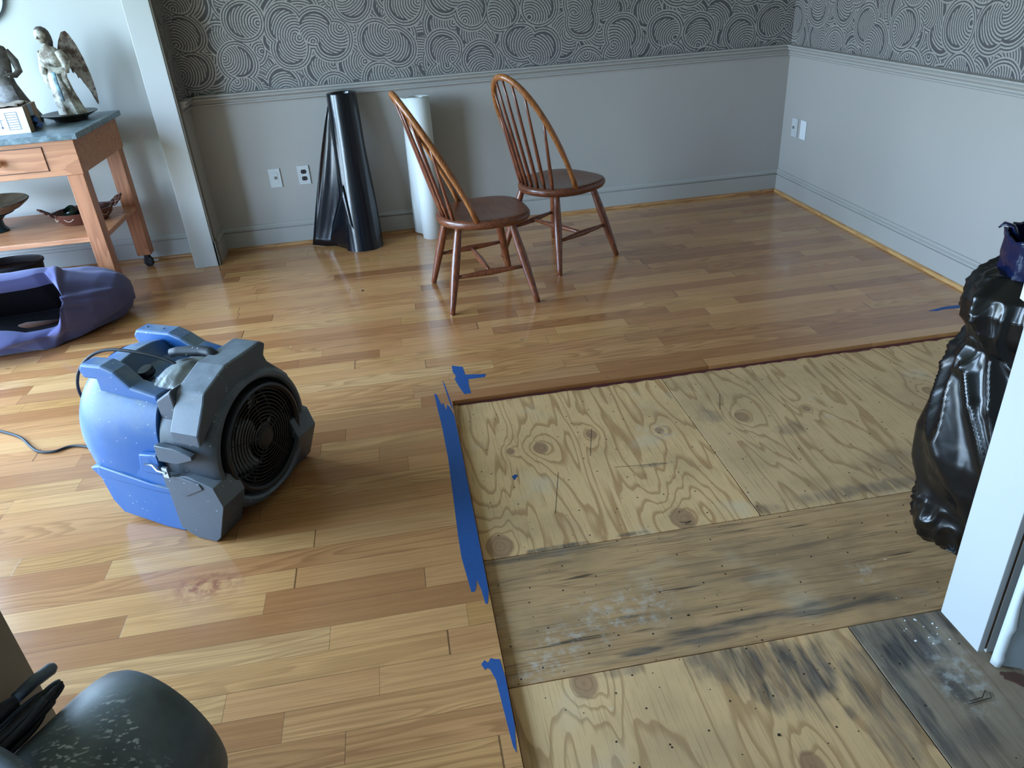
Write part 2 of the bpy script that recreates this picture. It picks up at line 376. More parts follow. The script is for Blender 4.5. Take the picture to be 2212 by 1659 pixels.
def mat_aged(name, light, dark, scale=14, rough=.7):
    t = NT(name); n = t.noise(t.obj(), scale, 5, .65); n2 = t.noise(t.obj(), scale*5, 3)
    c = t.mix(t.sm(n, .36, .62), dark, light); c = t.mix(t.ma('MULTIPLY', t.sm(n2, .55, .7), .5), c, dark)
    t.set(col=c, rough=rough); t.bump(n2, .5, .002); return t.m
M['angel'] = mat_aged('aged_ivory_paint', rgb(206, 200, 184), rgb(104, 88, 72))
M['wing'] = mat_aged('worn_wing_paint', rgb(176, 168, 158), rgb(92, 74, 66), 24)
M['hair'] = mat_aged('dark_carved_hair', rgb(92, 82, 76), rgb(52, 46, 44), 30)
M['carved'] = mat_aged('dark_carved_wood', rgb(104, 96, 88), rgb(66, 58, 52), 12)
M['skirt'] = mat_aged('whitewashed_wood', rgb(140, 136, 134), rgb(88, 80, 74), 16)
M['bluish'] = mat_aged('faded_blue_paint', rgb(128, 166, 176), rgb(70, 86, 92), 20)
M['dish'] = mat_aged('dark_glazed_pottery', rgb(70, 62, 54), rgb(40, 36, 32), 10, .4)
M['dishin'] = mat_aged('streaked_bowl_glaze', rgb(132, 116, 96), rgb(84, 70, 56), 8, .4)
M['brown'] = plain('brown_glazed_pottery', rgb(84, 46, 36), .3, var=.15, scale=20)
M['brownlt'] = plain('cream_slip_paint', rgb(196, 180, 160), .4)
M['green'] = plain('dark_green_glaze', rgb(34, 44, 34), .2)
M['teal'] = plain('dark_teal_glaze', rgb(28, 50, 56), .35)
M['blueglaze'] = plain('blue_painted_china', rgb(120, 160, 196), .2, var=.3, scale=30)
M['grass'] = plain('lawn', rgb(92, 110, 70), .9, var=.3)
M['drywall'] = plain('bare_drywall', rgb(128, 132, 132), .75, var=.1, scale=5)
M['tornpaper'] = plain('torn_white_paper', rgb(214, 220, 220), .7, var=.06)
M['glass'] = NT('window_glass').set(col=(1, 1, 1), rough=0.0, trans=1.0, ior=1.01, spec=.0)

# ------------------------------------------------------------------ mesh helpers
def bx(bm, x0, x1, y0, y1, z0, z1):
    vs = [bm.verts.new(p) for p in ((x0,y0,z0),(x1,y0,z0),(x1,y1,z0),(x0,y1,z0),(x0,y0,z1),(x1,y0,z1),(x1,y1,z1),(x0,y1,z1))]
    for f in ((3,2,1,0),(4,5,6,7),(0,1,5,4),(1,2,6,5),(2,3,7,6),(3,0,4,7)): bm.faces.new([vs[i] for i in f])
def loft(bm, rings, cap=True, closed=True):
    rs = [[bm.verts.new(p) for p in r] for r in rings]; n = len(rs[0])
    for a, b in zip(rs, rs[1:]):
        for i in range(n if closed else n-1):
            j = (i+1) % n; bm.faces.new((a[i], a[j], b[j], b[i]))
    if cap and closed:
        bm.faces.new(rs[0][::-1]); bm.faces.new(rs[-1])
    return rs
def frame(d):
    d = Vector(d).normalized(); a = Vector((0,0,1)) if abs(d.z) < .9 else Vector((1,0,0))
    x = d.cross(a).normalized(); return x, d.cross(x).normalized(), d
def tube(bm, pts, r, n=10, rr=None, flat=1.0, upv=None):
    """swept tube; r a number or list; flat squashes it across its second axis"""
    pts = [Vector(p) for p in pts]; rings = []
    px = None
    for i, p in enumerate(pts):
        d = (pts[min(i+1, len(pts)-1)] - pts[max(i-1, 0)]).normalized()
        if upv is not None:
            x = d.cross(Vector(upv)).normalized()
        elif px is None: x = frame(d)[0]
        else: x = (px - d*px.dot(d)).normalized()
        px = x; y = d.cross(x)
        q = r[i] if isinstance(r, (list, tuple)) else r
        rings.append([p + x*q*math.cos(a) + y*q*flat*math.sin(a) for a in (2*math.pi*k/n for k in range(n))])
    loft(bm, rings)
def lathe(bm, prof, n=28, c=(0,0,0), ax=None, sx=1, sy=1):
    """prof [(r,h)] about z (or the direction ax) through c"""
    if ax is None: X, Y, Z = Vector((1,0,0)), Vector((0,1,0)), Vector((0,0,1))
    else: X, Y, Z = frame(ax)
    c = Vector(c)
    loft(bm, [[c + X*(max(r,1e-4)*sx*math.cos(2*math.pi*k/n)) + Y*(max(r,1e-4)*sy*math.sin(2*math.pi*k/n)) + Z*h for k in range(n)] for r, h in prof])
def prism(bm, poly, o, X, Y, depth):
    """polygon (a,b) in the plane o+aX+bY extruded along X x Y by depth"""
    o, X, Y = Vector(o), Vector(X), Vector(Y); Z = X.cross(Y).normalized()*depth
    a = [bm.verts.new(o+X*p+Y*q) for p, q in poly]; b = [bm.verts.new(o+X*p+Y*q+Z) for p, q in poly]
    n = len(poly); bm.faces.new(a[::-1]); bm.faces.new(b)
    for i in range(n): bm.faces.new((a[i], a[(i+1)%n], b[(i+1)%n], b[i]))
def make(name, bm, m, parent=None, smooth=False, bevel=0, sub=0, **props):
    if isinstance(bm, type(lambda: 0)): f = bm; bm = bmesh.new(); f(bm)
    bmesh.ops.recalc_face_normals(bm, faces=bm.faces)
    me = bpy.data.meshes.new(name); bm.to_mesh(me); bm.free()
    me.materials.append(M[m] if isinstance(m, str) else m)
    o = bpy.data.objects.new(name, me); COL.objects.link(o)
    if parent: o.parent = parent
    if smooth:
        for p in me.polygons: p.use_smooth = True
        if smooth == 'auto':
            for e_ in [0]: me.set_sharp_from_angle(angle=R(38))
    if bevel:
        b = o.modifiers.new('b', 'BEVEL'); b.width = bevel; b.segments = 2; b.limit_method = 'ANGLE'; b.angle_limit = R(35)
        b.harden_normals = False
    if sub:
        b = o.modifiers.new('s', 'SUBSURF'); b.levels = sub; b.render_levels = sub
    for k, v in props.items(): o[k] = v
    return o
def thing(name, label, cat, loc=(0,0,0), rz=0, group=None):
    o = bpy.data.objects.new(name, None); COL.objects.link(o); o.location = loc; o.rotation_euler = (0, 0, rz)
    o.empty_display_size = .05; o['label'] = label; o['category'] = cat
    if group: o['group'] = group
    return o
def tag(o, label, cat, group=None):
    o['label'] = label; o['category'] = cat
    if group: o['group'] = group
    return o
def struct(name, bm, m, **k): return make(name, bm, m, kind='structure', **k)
def B(*boxes):
    bm = bmesh.new()
    for b in boxes: bx(bm, *b)
    return bm

# ------------------------------------------------------------------ setting
X0, Y1 = .0965, 2.6218
HY = -.5
struct('floor', B((XL, X0, YF, YB, -.019, 0), (X0, XR, Y1, YB, -.019, 0), (X0, XR, YF, HY, -.019, 0)), 'hardwood')
struct('floor.001', B((XL-.3, XR+.3, YF-.3, YB+.3, -.12, -.04)), 'rubber')
struct('ceiling', B((XL-.1, XR+.1, YF-.1, YB+.1, ZC, ZC+.1)), 'ceil')
CX0, CX1, CY = -1.2977, -1.160, 4.686
struct('wall_back', B((CX1, XR+.1, YB, YB+.1, -.04, ZC)), 'wall')
struct('wall_right', B((XR, XR+.1, YF, YB, -.04, ZC)), 'wall')
def wall_x(x0, x1, y0, y1, w=None):   # wall piece along x with one opening (x a,b z a,b)
    if not w: return B((x0, x1, y0, y1, -.04, ZC))
    a, b, c, d = w
    return B((x0, a, y0, y1, -.04, ZC), (b, x1, y0, y1, -.04, ZC), (a, b, y0, y1, -.04, c), (a, b, y0, y1, d, ZC))
struct('wall_back_left_room', wall_x(XL, CX1, YB, YB+.1), 'leftwall')
a, b, c_, d_ = W1
struct('wall_left', B((XL-.1, XL, YF, W4[0], -.04, ZC), (XL-.1, XL, W4[0], W4[1], -.04, W4[2]), (XL-.1, XL, W4[0], W4[1], W4[3], ZC), (XL-.1, XL, W4[1], a, -.04, ZC), (XL-.1, XL, b, W3[0], -.04, ZC), (XL-.1, XL, W3[0], W3[1], -.04, W3[2]), (XL-.1, XL, W3[0], W3[1], W3[3], ZC), (XL-.1, XL, W3[1], YB, -.04, ZC), (XL-.1, XL, a, b, -.04, c_), (XL-.1, XL, a, b, d_, ZC)), 'leftwall')
struct('wall_front', wall_x(XL-.1, XR+.1, YF-.1, YF, W2), 'leftwall')
# windows (frame + pane), all out of view, two of them added as fill
def win(name, box, horiz):
    x0, x1, y0, y1, z0, z1 = box; t = .05; bm = bmesh.new()
    if horiz:
        for q in ((x0,x1,y0,y1,z0,z0+t),(x0,x1,y0,y1,z1-t,z1),(x0,x0+t,y0,y1,z0+t,z1-t),(x1-t,x1,y0,y1,z0+t,z1-t),((x0+x1)/2-t/2,(x0+x1)/2+t/2,y0,y1,z0+t,z1-t)): bx(bm,*q)
    else:
        for q in ((x0,x1,y0,y1,z0,z0+t),(x0,x1,y0,y1,z1-t,z1),(x0,x1,y0,y0+t,z0+t,z1-t),(x0,x1,y1-t,y1,z0+t,z1-t)): bx(bm,*q)
    struct(name, bm, 'white')
win('window_1', (XL-.07, XL-.03, W1[0], W1[1], W1[2], W1[3]), False)
win('fill_window_2', (W2[0], W2[1], YF-.07, YF-.03, W2[2], W2[3]), True)
win('window_3', (XL-.07, XL-.03, W3[0], W3[1], W3[2], W3[3]), False)
win('fill_window_4', (XL-.07, XL-.03, W4[0], W4[1], W4[2], W4[3]), False)
# column stub between the two rooms
struct('wall_column', B((CX0, CX1-.0006, CY, YB, 0, ZC)), 'col', bevel=.003)
struct('wall_column_return', B((CX1-.0006, CX1+.0012, CY+.03, YB, 0, ZC)), 'wall')
struct('trim_1', B((CX1, CX1+.008, CY+.005, CY+.055, 0, ZC), (CX1, CX1+.013, CY+.005, CY+.062, 0, .155)), 'dkcol', bevel=.001)
# partition with the cased opening the camera looks through
JX, JY0, JY1, LX = 1.2171, 1.085, 1.2183, -.866
struct('wall_partition_right', B((JX+.03, XR, JY0+.004, JY1-.004, -.02, ZC)), 'leftwall')
struct('wall_partition_left', B((XL, LX, JY0, JY1, 0, ZC)), 'dkcol')  # stub in shade, the darkness is in its colour
struct('wall_header', B((LX, JX, JY0, JY1, 2.3, ZC)), 'leftwall')
struct('trim_2', B((JX, JX+.018, JY0, JY1, -.006, 2.3)), 'white', bevel=.0015)

# chair rail
RZ = .888
rail = [(0,0),(.014,0),(.020,.005),(.020,.011),(.011,.015),(.013,.024),(.024,.033),(.038,.037),(.041,.046),(.033,.052),(.046,.057),(.046,.065),(0,.065)]
base = [(0,0),(.014,0),(.014,.114),(.006,.117),(.006,.121),(.019,.125),(.019,.132),(.009,.140),(.008,.148),(.004,.151),(0,.151)]
shoe = [(0,0),(.017,0),(.017,.006),(.014,.013),(.008,.017),(0,.018)]
def run(bm, prof, a, b, nrm, z0):   # profile (out,up) from a to b; nrm points out of the wall
    a, b = Vector((*a, z0)), Vector((*b, z0)); n_ = Vector((*nrm, 0))
    loft(bm, [[a+n_*p+Vector((0,0,q)) for p, q in prof], [b+n_*p+Vector((0,0,q)) for p, q in prof]])
def moulding(name, prof, a, b, nrm, z0, m):
    bm = bmesh.new(); run(bm, prof, a, b, nrm, z0); struct(name, bm, m)
moulding('trim_3', rail, (CX1, YB), (XR, YB), (0, -1), RZ, 'trim')
moulding('trim_4', rail, (XR, YB), (XR, JY1), (-1, 0), RZ-.003, 'trim')
moulding('trim_5', rail, (CX1, CY+.06), (CX1, YB), (1, 0), RZ, 'trim')
moulding('baseboard_back', base, (CX1, YB), (XR, YB), (0, -1), 0, 'trim')
moulding('baseboard_right', base, (XR, YB), (XR, Y1), (-1, 0), 0, 'trim')
moulding('baseboard_return', base, (CX1, CY+.06), (CX1, YB), (1, 0), 0, 'trim')
moulding('baseboard_left_room', base, (XL, YB), (CX0, YB), (0, -1), 0, 'ltrim')
moulding('trim_6', shoe, (CX1+.014, YB-.014), (XR-.014, YB-.014), (0, -1), 0, 'oakshoex')
moulding('trim_7', shoe, (XR-.014, YB-.014), (XR-.014, Y1), (-1, 0), 0, 'oakshoe')
moulding('trim_8', shoe, (XL, YB-.014), (CX0, YB-.014), (0, -1), 0, 'oakshoex')

# ------------------------------------------------------------------ bare subfloor sheets
ZT = -.019; g_ = .0016
P2, P3, XS1, XS3 = 1.692, 1.235, .960, .976
mA = mat_ply('plywood_knotty', knots=((.155, 1.744, 7, .075), (.726, 1.737, 7, .07), (.269, 2.237, 3, .028), (.378, 2.23, 4, .05), (.576, 2.271, 3, .04), (.823, 2.231, 3, .03)),
             cuts=(((.588, 2.311), (.537, 2.136), .0018), ((.407, 2.07), (.35, 1.854), .0018), ((.60, 2.05), (.78, 2.028), .002)), seed=3.7, scuff=((.80, 2.22, .10), (.27, 1.98, .035)),
             stains=((.74, 2.03, .09, .012, .5), (.32, 1.70, .10, .010, .8), (.55, 1.705, .06, .01, .7)))
mB = mat_ply('plywood_banded', light=(216, 176, 128), dark=(162, 120, 74), knots=((1.147, 2.242, 4, .05), (1.398, 2.235, 3.4, .03), (1.899, 2.228, 4, .05)),
             cuts=(((1.137, 2.425), (1.09, 2.311), .0018),), seed=11.2, stains=((1.3, 1.74, .34, .035, .55), (1.03, 2.28, .05, .08, .5), (1.28, 2.12, .07, .05, .4), (1.0, 1.72, .06, .03, .5), (1.6, 1.85, .2, .1, .35)), scuff=((1.45, 2.16, .03),))
mC = mat_ply('plywood_weathered', axis='x', light=(198, 156, 110), dark=(140, 100, 64), worn=1.0, seed=21.5, gs=.8,
             stains=((.92, 1.305, .36, .030, .8), (.62, 1.285, .16, .035, .75), (.45, 1.272, .07, .018, .8), (.30, 1.675, .3, .016, .7), (.85, 1.45, .10, .012, .5)), scuff=((.36, 1.40, .12), (.24, 1.33, .1), (1.12, 1.40, .07), (.16, 1.27, .08), (.5, 1.42, .12)))
mD = mat_ply('plywood_stained', light=(228, 184, 132), dark=(170, 126, 80), knots=((.28, 1.21, 6, .06), (.7, .9, 3, .05)), seed=31.9,
             stains=((.67, 1.17, .12, .09, .85), (.80, 1.13, .13, .13, .9), (.93, 1.06, .09, .16, .85), (.70, 1.09, .035, .07, .85), (.58, 1.22, .06, .035, .6), (.38, 1.225, .06, .02, .5), (.9, .93, .05, .12, .6), (.845, 1.005, .02, .03, .6)))
mE = mat_ply('plywood_grey', light=(158, 141, 120), dark=(110, 96, 82), worn=.35, seed=41.3,
             stains=((1.10, 1.14, .13, .09, .95), (1.12, 1.03, .06, .08, .8), (1.0, 1.0, .03, .2, .8), (1.05, .9, .1, .05, .5), (1.25, 1.2, .4, .05, .7)), scuff=((1.14, 1.06, .10), (1.13, .99, .08), (1.16, 1.15, .03)))
def sheet(m, x0, x1, y0, y1, label):
    tag(make('plywood_sheet', B((x0+g_, x1-g_, y0+g_, y1-g_, ZT-.018, ZT)), m, bevel=.0008), label, 'plywood sheet')
UND = .02   # sheets run on under the edge of the hardwood is left out: they stop at it
sheet(mA, X0+.001, XS1, P2, Y1-.001, 'pale knotty plywood sheet beside the long blue tape, farthest left of the bare floor')
sheet(mB, XS1, XR-.002, P2, Y1-.001, 'pale plywood sheet with diagonal grain under the black rubbish bag')
sheet(mC, X0+.001, XR-.002, P3, P2, 'weathered brown-grey plywood strip with streaks running sideways, middle of bare floor')
sheet(mD, X0+.001, XS3, HY+.001, P3, 'nearest tan plywood sheet with dark water stains on its right')
sheet(mE, XS3, XR-.002, HY+.001, P3, 'grey mouldy plywood sheet at the foot of the white door jamb')

# dark red paper edge sticking out from under the hardwood
random.seed(4)
def ragged(bm):
    xs = [X0+.02 + i*(2.45/110) for i in range(111)]
    top = [bm.verts.new((x, Y1-.0005, ZT+.0015)) for x in xs]
    bot = [bm.verts.new((x, Y1-.011-random.random()*.013*(1 if .6 < x < 2.3 else .4), ZT+.0015)) for x in xs]
    for i in range(110): bm.faces.new((top[i], top[i+1], bot[i+1], bot[i]))
    r = bmesh.ops.extrude_face_region(bm, geom=bm.faces[:])
    bmesh.ops.translate(bm, vec=(0, 0, -.001), verts=[v for v in r['geom'] if isinstance(v, bmesh.types.BMVert)])
tag(make('underlay_paper', ragged, 'paper'), 'ragged dark red paper sticking out under the cut hardwood edge', 'paper')

# blue tape
def tapepoly(poly, label, z=.0):
    bm = bmesh.new(); prism(bm, poly, (0, 0, z), (1,0,0), (0,1,0), .0006)
    return tag(make('masking_tape', bm, 'tape'), label, 'tape')
tp = [(.030, 2.704), (.040, 2.69), (.052, 2.60), (.060, 2.62), (.066, 2.555), (.074, 2.60), (.084, 2.57), (.094, 2.50), (.0955, 2.2), (.0955, 1.9), (.0955, 1.55), (.086, 1.50), (.080, 1.505), (.076, 1.56), (.068, 1.60), (.064, 1.575), (.058, 1.555), (.048, 1.555), (.036, 1.70), (.036, 1.80), (.040, 2.0), (.044, 2.22), (.040, 2.45), (.034, 2.58)]
tapepoly(tp[::-1], 'long torn blue tape strip down the edge of the cut hardwood')
tapepoly([(.072, 2.81), (.079, 2.77), (.088, 2.66), (.094, 2.56), (.088, 2.58), (.084, 2.63), (.078, 2.72)][::-1], 'thin blue tape sliver beyond the top end of the long strip')
tapepoly([(.043, 1.304), (.052, 1.315), (.060, 1.305), (.068, 1.318), (.080, 1.312), (.090, 1.310), (.0955, 1.25), (.0955, 1.12), (.088, 1.05), (.083, 1.067), (.078, 1.15), (.072, 1.25), (.062, 1.285), (.055, 1.29), (.05, 1.285)][::-1], 'short torn blue tape piece nearest the camera on the hardwood edge')
tapepoly([(.124, 2.93), (.169, 2.905), (.172, 2.83), (.259, 2.812), (.250, 2.785), (.180, 2.785), (.176, 2.73), (.178, 2.665), (.150, 2.664), (.138, 2.72), (.124, 2.80), (.132, 2.83), (.122, 2.87)][::-1], 'blue tape cross lying on the hardwood above the plywood corner')
tapepoly([(2.317, 2.846), (2.36, 2.856), (2.42, 2.868), (2.52, 2.862), (2.55, 2.83), (2.46, 2.835), (2.40, 2.842), (2.35, 2.835)][::-1], 'blue tape sliver on the hardwood beside the rubbish bag')
tapepoly([(.248, 2.085), (.262, 2.095), (.27, 2.085), (.262, 2.075), (.254, 2.06)][::-1], 'tiny blue tape scrap on the knotty plywood', ZT)

# ------------------------------------------------------------------ small debris on the bare floor
def wire(name, pts, r, m, label, cat, n=6):
    bm = bmesh.new(); tube(bm, pts, r, n); return tag(make(name, bm, m, smooth=True), label, cat)
z_ = ZT+.0025
wire('bent_staple', [(1.115, .975, z_), (1.150, .977, z_), (1.168, .992, z_), (1.175, .984, z_), (1.168, .972, z_), (1.112, .968, z_)], .0010, 'rust', 'bent steel staple lying on the grey plywood near the jamb', 'staple')
wire('bent_staple', [(.71, 1.722, z_), (.725, 1.715, z_), (.745, 1.718, z_), (.722, 1.706, z_)], .0010, 'rust', 'bent dark staple on the round knot at the front edge of knotty plywood', 'staple')
random.seed(9)
def chip(x, y, z, s, m, label, cat='debris', grp=None):
    bm = bmesh.new(); bmesh.ops.create_icosphere(bm, subdivisions=1, radius=s)
    for v in bm.verts: v.co = Vector((v.co.x*random.uniform(.6,1.3), v.co.y*random.uniform(.6,1.3), max(v.co.z, -s*.3)*.45))
    o = make('plaster_chip', bm, m); o.location = (x, y, z+s*.14); tag(o, label, cat, grp)
for i in range(14):
    chip(random.uniform(1.10, 1.20), random.uniform(1.12, 1.225), ZT, random.uniform(.0018, .0042), 'cardw', 'white plaster crumb on the grey plywood at the jamb foot', grp='plaster crumbs by the jamb foot')
chip(1.30, 1.03, ZT, .007, 'cardw', 'larger white plaster chip beside the torn drywall')
chip(.60, 1.36, ZT, .004, 'rust', 'small dark chip on the weathered plywood strip')
chip(.665, .985, ZT, .005, 'rust', 'small dark crumb on the stained tan plywood')
chip(-.27, 3.965, 0, .008, 'black', 'tiny black crumb on the hardwood before the black plastic roll')
chip(.46, 3.10, 0, .006, 'card', 'tiny tan crumb on the hardwood in front of the near chair')

# ------------------------------------------------------------------ wall plates
def wplate(name, cx, cz, kind, label, y=None, x=None, m='plate'):
    if x is None: t = thing(name, label, 'light switch' if kind == 'switch' else 'socket' if kind == 'socket' else 'wall plate', (cx, YB, cz))
    else: t = thing(name, label, 'light switch' if kind == 'switch' else 'wall plate', (XR, cx, cz), R(-90))
    make('plate', B((-.036, .036, -.007, -.0005, -.058, .058)), m, t, bevel=.002)
    if kind == 'socket':
        for dz in (.021, -.021):
            bm = bmesh.new(); prism(bm, [(.0165*math.cos(a_)*(1.0), max(-.0125, min(.0125, .0165*math.sin(a_)))) for a_ in [2*math.pi*k/20 for k in range(20)]], (0, -.0065, dz), (1,0,0), (0,0,1), .003)
            s_ = make('outlet', bm, 'black', t)
            make('slot', B((-.0075, -.0055, -.0102, -.0094, dz-.003, dz+.006), (.0055, .0075, -.0102, -.0094, dz-.003, dz+.006)), 'steel', s_)
    elif kind == 'switch':
        make('toggle_frame', B((-.017, .017, -.0085, -.006, -.033, .033)), m, t, bevel=.001)
        make('toggle', B((-.006, .006, -.017, -.007, -.006, .010)), 'steel', t, bevel=.001)
    return t
wplate('wall_switch', -.757, .433, 'switch', 'grey switch plate with a toggle on the back wall, beside the socket')
wplate('wall_socket', -.578, .435, 'socket', 'pale socket plate with two black outlets on the back wall')
wplate('wall_switch', 4.808, .456, 'switch', 'pale switch plate on the right wall near the corner', x=1, m='plate')
wplate('wall_plate', 4.696, .458, 'blank', 'blank white plate on the right wall beside the switch', x=1, m='platew')

# ------------------------------------------------------------------ plastic roll and paper roll
def spiral(r0, turns, pitch, n, a0=0):
    return [((r0+pitch*k/n*turns)*math.cos(a0+2*math.pi*turns*k/n), (r0+pitch*k/n*turns)*math.sin(a0+2*math.pi*turns*k/n)) for k in range(n+1)]
rl = thing('plastic_roll', 'tall black plastic sheeting roll leaning on the back wall beside the socket', 'roll', (-.262, 4.745, 0))
def roll_bm(bm):
    N, K = 48, 26
    for (r_, dz) in ((1.0, 0),):
        rings = []
        for j in range(K+1):
            h = j/K; z = .91*h
            rx = (.118*(1-h)**1.0 + .088*h); lean = .125*h
            rings.append([Vector(((rx + .004*noise.noise(Vector((math.cos(a)*2, math.sin(a)*2, z*2.2)))*3*(1.1-h))*math.cos(a) - .0*h, rx*.86*math.sin(a) + lean, z)) for a in (2*math.pi*k/N for k in range(N))])
        inner = [[Vector((p.x*f_, (p.y-.125)*f_+.125, zz)) for p in rings[-1]] for f_, zz in ((.93, .914), (.70, .912), (.66, .90), (.60, .6))]
        loft(bm, rings+inner)
make('roll_body', roll_bm, 'filmblk', rl, smooth='auto')
def flap(bm):   # loose film hanging off the left side of the roll
    N = 18; rows = []
    for j in range(N+1):
        h = j/N; z = .004 + .86*h
        wd = .225*(1-h)**.85*(1 if h < .999 else 0) + .012
        row = []
        for i in range(13):
            s = i/12
            x = -.10 + .03*h - wd*s
            yy = -.02 + .125*h + .155*(1-h)*math.sin(s*math.pi*.5) + .016*math.sin(s*7+h*4)*(1-h)
            row.append(Vector((x, yy, z)))
        rows.append(row)
    loft(bm, rows, cap=False, closed=False)
o = make('loose_flap', flap, 'filmblk', rl, smooth=True); sd = o.modifiers.new('s', 'SOLIDIFY'); sd.thickness = .002
def fold(bm):   # the folded front corner of the film
    A = [Vector(p) for p in ((-.235, -.015, .0), (-.03, -.11, .0), (-.075, -.085, .30), (-.245, .13, .02))]
    B_ = [Vector(p) for p in ((-.245, .12, .01), (-.20, .03, .13), (-.07, -.075, .52), (-.10, .0, .50))]
    rows = []
    for i in range(11):
        s = i/10; row = []
        for j in range(9):
            q = j/8
            lo = Vector((-.262+.232*s, .125-.205*s + .02*math.sin(s*6), .002+.004*s)); hi = Vector((-.250+.175*s, .13-.15*s, .03+.38*s**1.2))
            row.append(lo.lerp(hi, q) + Vector((0, -.022*math.sin(q*math.pi)*(1-s*.6), 0)))
        rows.append(row)
    loft(bm, rows, cap=False, closed=False)
o = make('folded_corner', fold, 'filmblk', rl, smooth=True); sd = o.modifiers.new('s', 'SOLIDIFY'); sd.thickness = .002

pr = thing('paper_roll', 'white paper roll standing against the back wall behind the near chair', 'roll', (.182, 4.80, 0))
def proll(bm):
    pts = spiral(.034, 4.2, .009, 120, .4); rows = []
    for h in (0, .3, .6, .86): rows.append([Vector((x, y, h)) for x, y in pts])
    loft(bm, rows, cap=False, closed=False)
o = make('roll_body', proll, 'rollw', pr, smooth=True); sd = o.modifiers.new('s', 'SOLIDIFY'); sd.thickness = .0016
def psheet(bm):
    rows = []
    for h in (0.0, .2, .45, .7, .84):
        rows.append([Vector((-.062-.045*s+.006*math.sin(s*5+h*3), .02+.09*s, h+.01)) for s in (0, .25, .5, .75, 1)])
    loft(bm, rows, cap=False, closed=False)
o = make('loose_sheet', psheet, 'rollw', pr, smooth=True); sd = o.modifiers.new('s', 'SOLIDIFY'); sd.thickness = .0016

# ------------------------------------------------------------------ spindle-back chairs (local: +x is the front)
def turned(bm, a, b, prof, n=12):
    a, b = Vector(a), Vector(b); pts = [a.lerp(b, q) for q, _ in prof]; tube(bm, pts, [r for _, r in prof], n)
def make_chair(label, loc, rz):
    t = thing('spindle_back_chair', label, 'chair', loc, rz, 'cherry spindle-back chairs')
    def seat(bm):
        pts = []
        for k in range(56):
            a = 2*math.pi*k/56; ca, sa = math.cos(a), math.sin(a)
            e = 3.1 if ca > 0 else 2.15
            px = math.copysign(abs(ca)**(2/e), ca); py = math.copysign(abs(sa)**(2/e), sa)
            w_ = .232 - .022*max(0, -px)
            pts.append((.02 + (.238 if px > 0 else .224)*px, w_*py))
        rings = []
        for f_, z in ((.88, .396), (.96, .402), (1.0, .418), (.998, .432), (.97, .442), (.90, .4435), (.6, .436), (.25, .431)):
            rings.append([Vector((.02+(x-.02)*f_, y*f_, z)) for x, y in pts])
        loft(bm, rings)
    make('seat', seat, 'cherry', t, smooth=True)
    L = [((-.125, .135, .415), (-.222, .240, 0)), ((-.125, -.135, .415), (-.222, -.240, 0)), ((.135, .150, .415), (.222, .262, 0)), ((.135, -.150, .415), (.222, -.262, 0))]
    for a, b in L:
        bm = bmesh.new(); turned(bm, a, b, [(0, .0165), (.08, .018), (.35, .0225), (.6, .0215), (.9, .016), (.985, .0145), (.99, .011), (1, .0105)]); lg = make('leg', bm, 'cherryz', t, smooth=True)
        bm = bmesh.new(); lathe(bm, [(.0088, 0), (.0088, .004), (.006, .006)], 10, (b[0], b[1], 0)); make('foot_glide', bm, 'steel', lg, smooth='auto')
    def onleg(i, z): a, b = Vector(L[i][0]), Vector(L[i][1]); return a.lerp(b, (a.z-z)/(a.z-b.z))
    sp_ = [(0, .008), (.2, .011), (.5, .0165), (.8, .011), (1, .008)]
    m1 = onleg(0, .175).lerp(onleg(2, .185), .5); m2 = onleg(1, .175).lerp(onleg(3, .185), .5)
    for a, b in ((onleg(0, .175), onleg(2, .185)), (onleg(1, .175), onleg(3, .185)), (m1, m2)):
        bm = bmesh.new(); turned(bm, a, b, sp_); make('stretcher', bm, 'cherryz', t, smooth=True)
    # steam-bent bow
    def bow_pt(q):   # q 0..1
        a = math.pi*q
        yy = .205*math.cos(a)*(1.0+.10*math.sin(a)**2)
        s = math.sin(a)**.80
        lin = s
        return Vector((-.045 - .30*lin**1.15, yy, .437 + .59*lin))
    N = 44; pts = [bow_pt(k/N) for k in range(N+1)]
    bm = bmesh.new()
    tube(bm, pts, [.0155 if 3 < k < N-3 else .014 for k in range(N+1)], 10); make('back_bow', bm, 'cherryl', t, smooth=True)
    for i in range(7):
        s = (i-3)/3; yb = .128*s; xb = -.175 + .030*s*s
        yt = .170*s
        # where the bow passes that lateral position, upper side
        best = min((bow_pt(k/400) for k in range(60, 341)), key=lambda p: abs(p.y-yt))
        bm = bmesh.new(); turned(bm, (xb, yb, .437), best, [(0, .0075), (.12, .0102), (.3, .0098), (.7, .0072), (1, .006)], 8); make('spindle', bm, 'cherryz', t, smooth=True)
    return t
c1 = make_chair('cherry spindle-back chair nearer the camera, in front of the white paper roll', (.370, 3.742, 0), R(6.9))
def dup(r0, label, loc, rz):
    r = r0.copy(); COL.objects.link(r); r.location = loc; r.rotation_euler = (0, 0, rz); r['label'] = label
    for ch in list(r0.children):
        c = ch.copy(); COL.objects.link(c); c.parent = r
        for g in ch.children:
            d = g.copy(); COL.objects.link(d); d.parent = c
    return r
dup(c1, 'cherry spindle-back chair farther from the camera, with its open bow seen nearly face on', (.868, 4.154, 0), R(32.2))

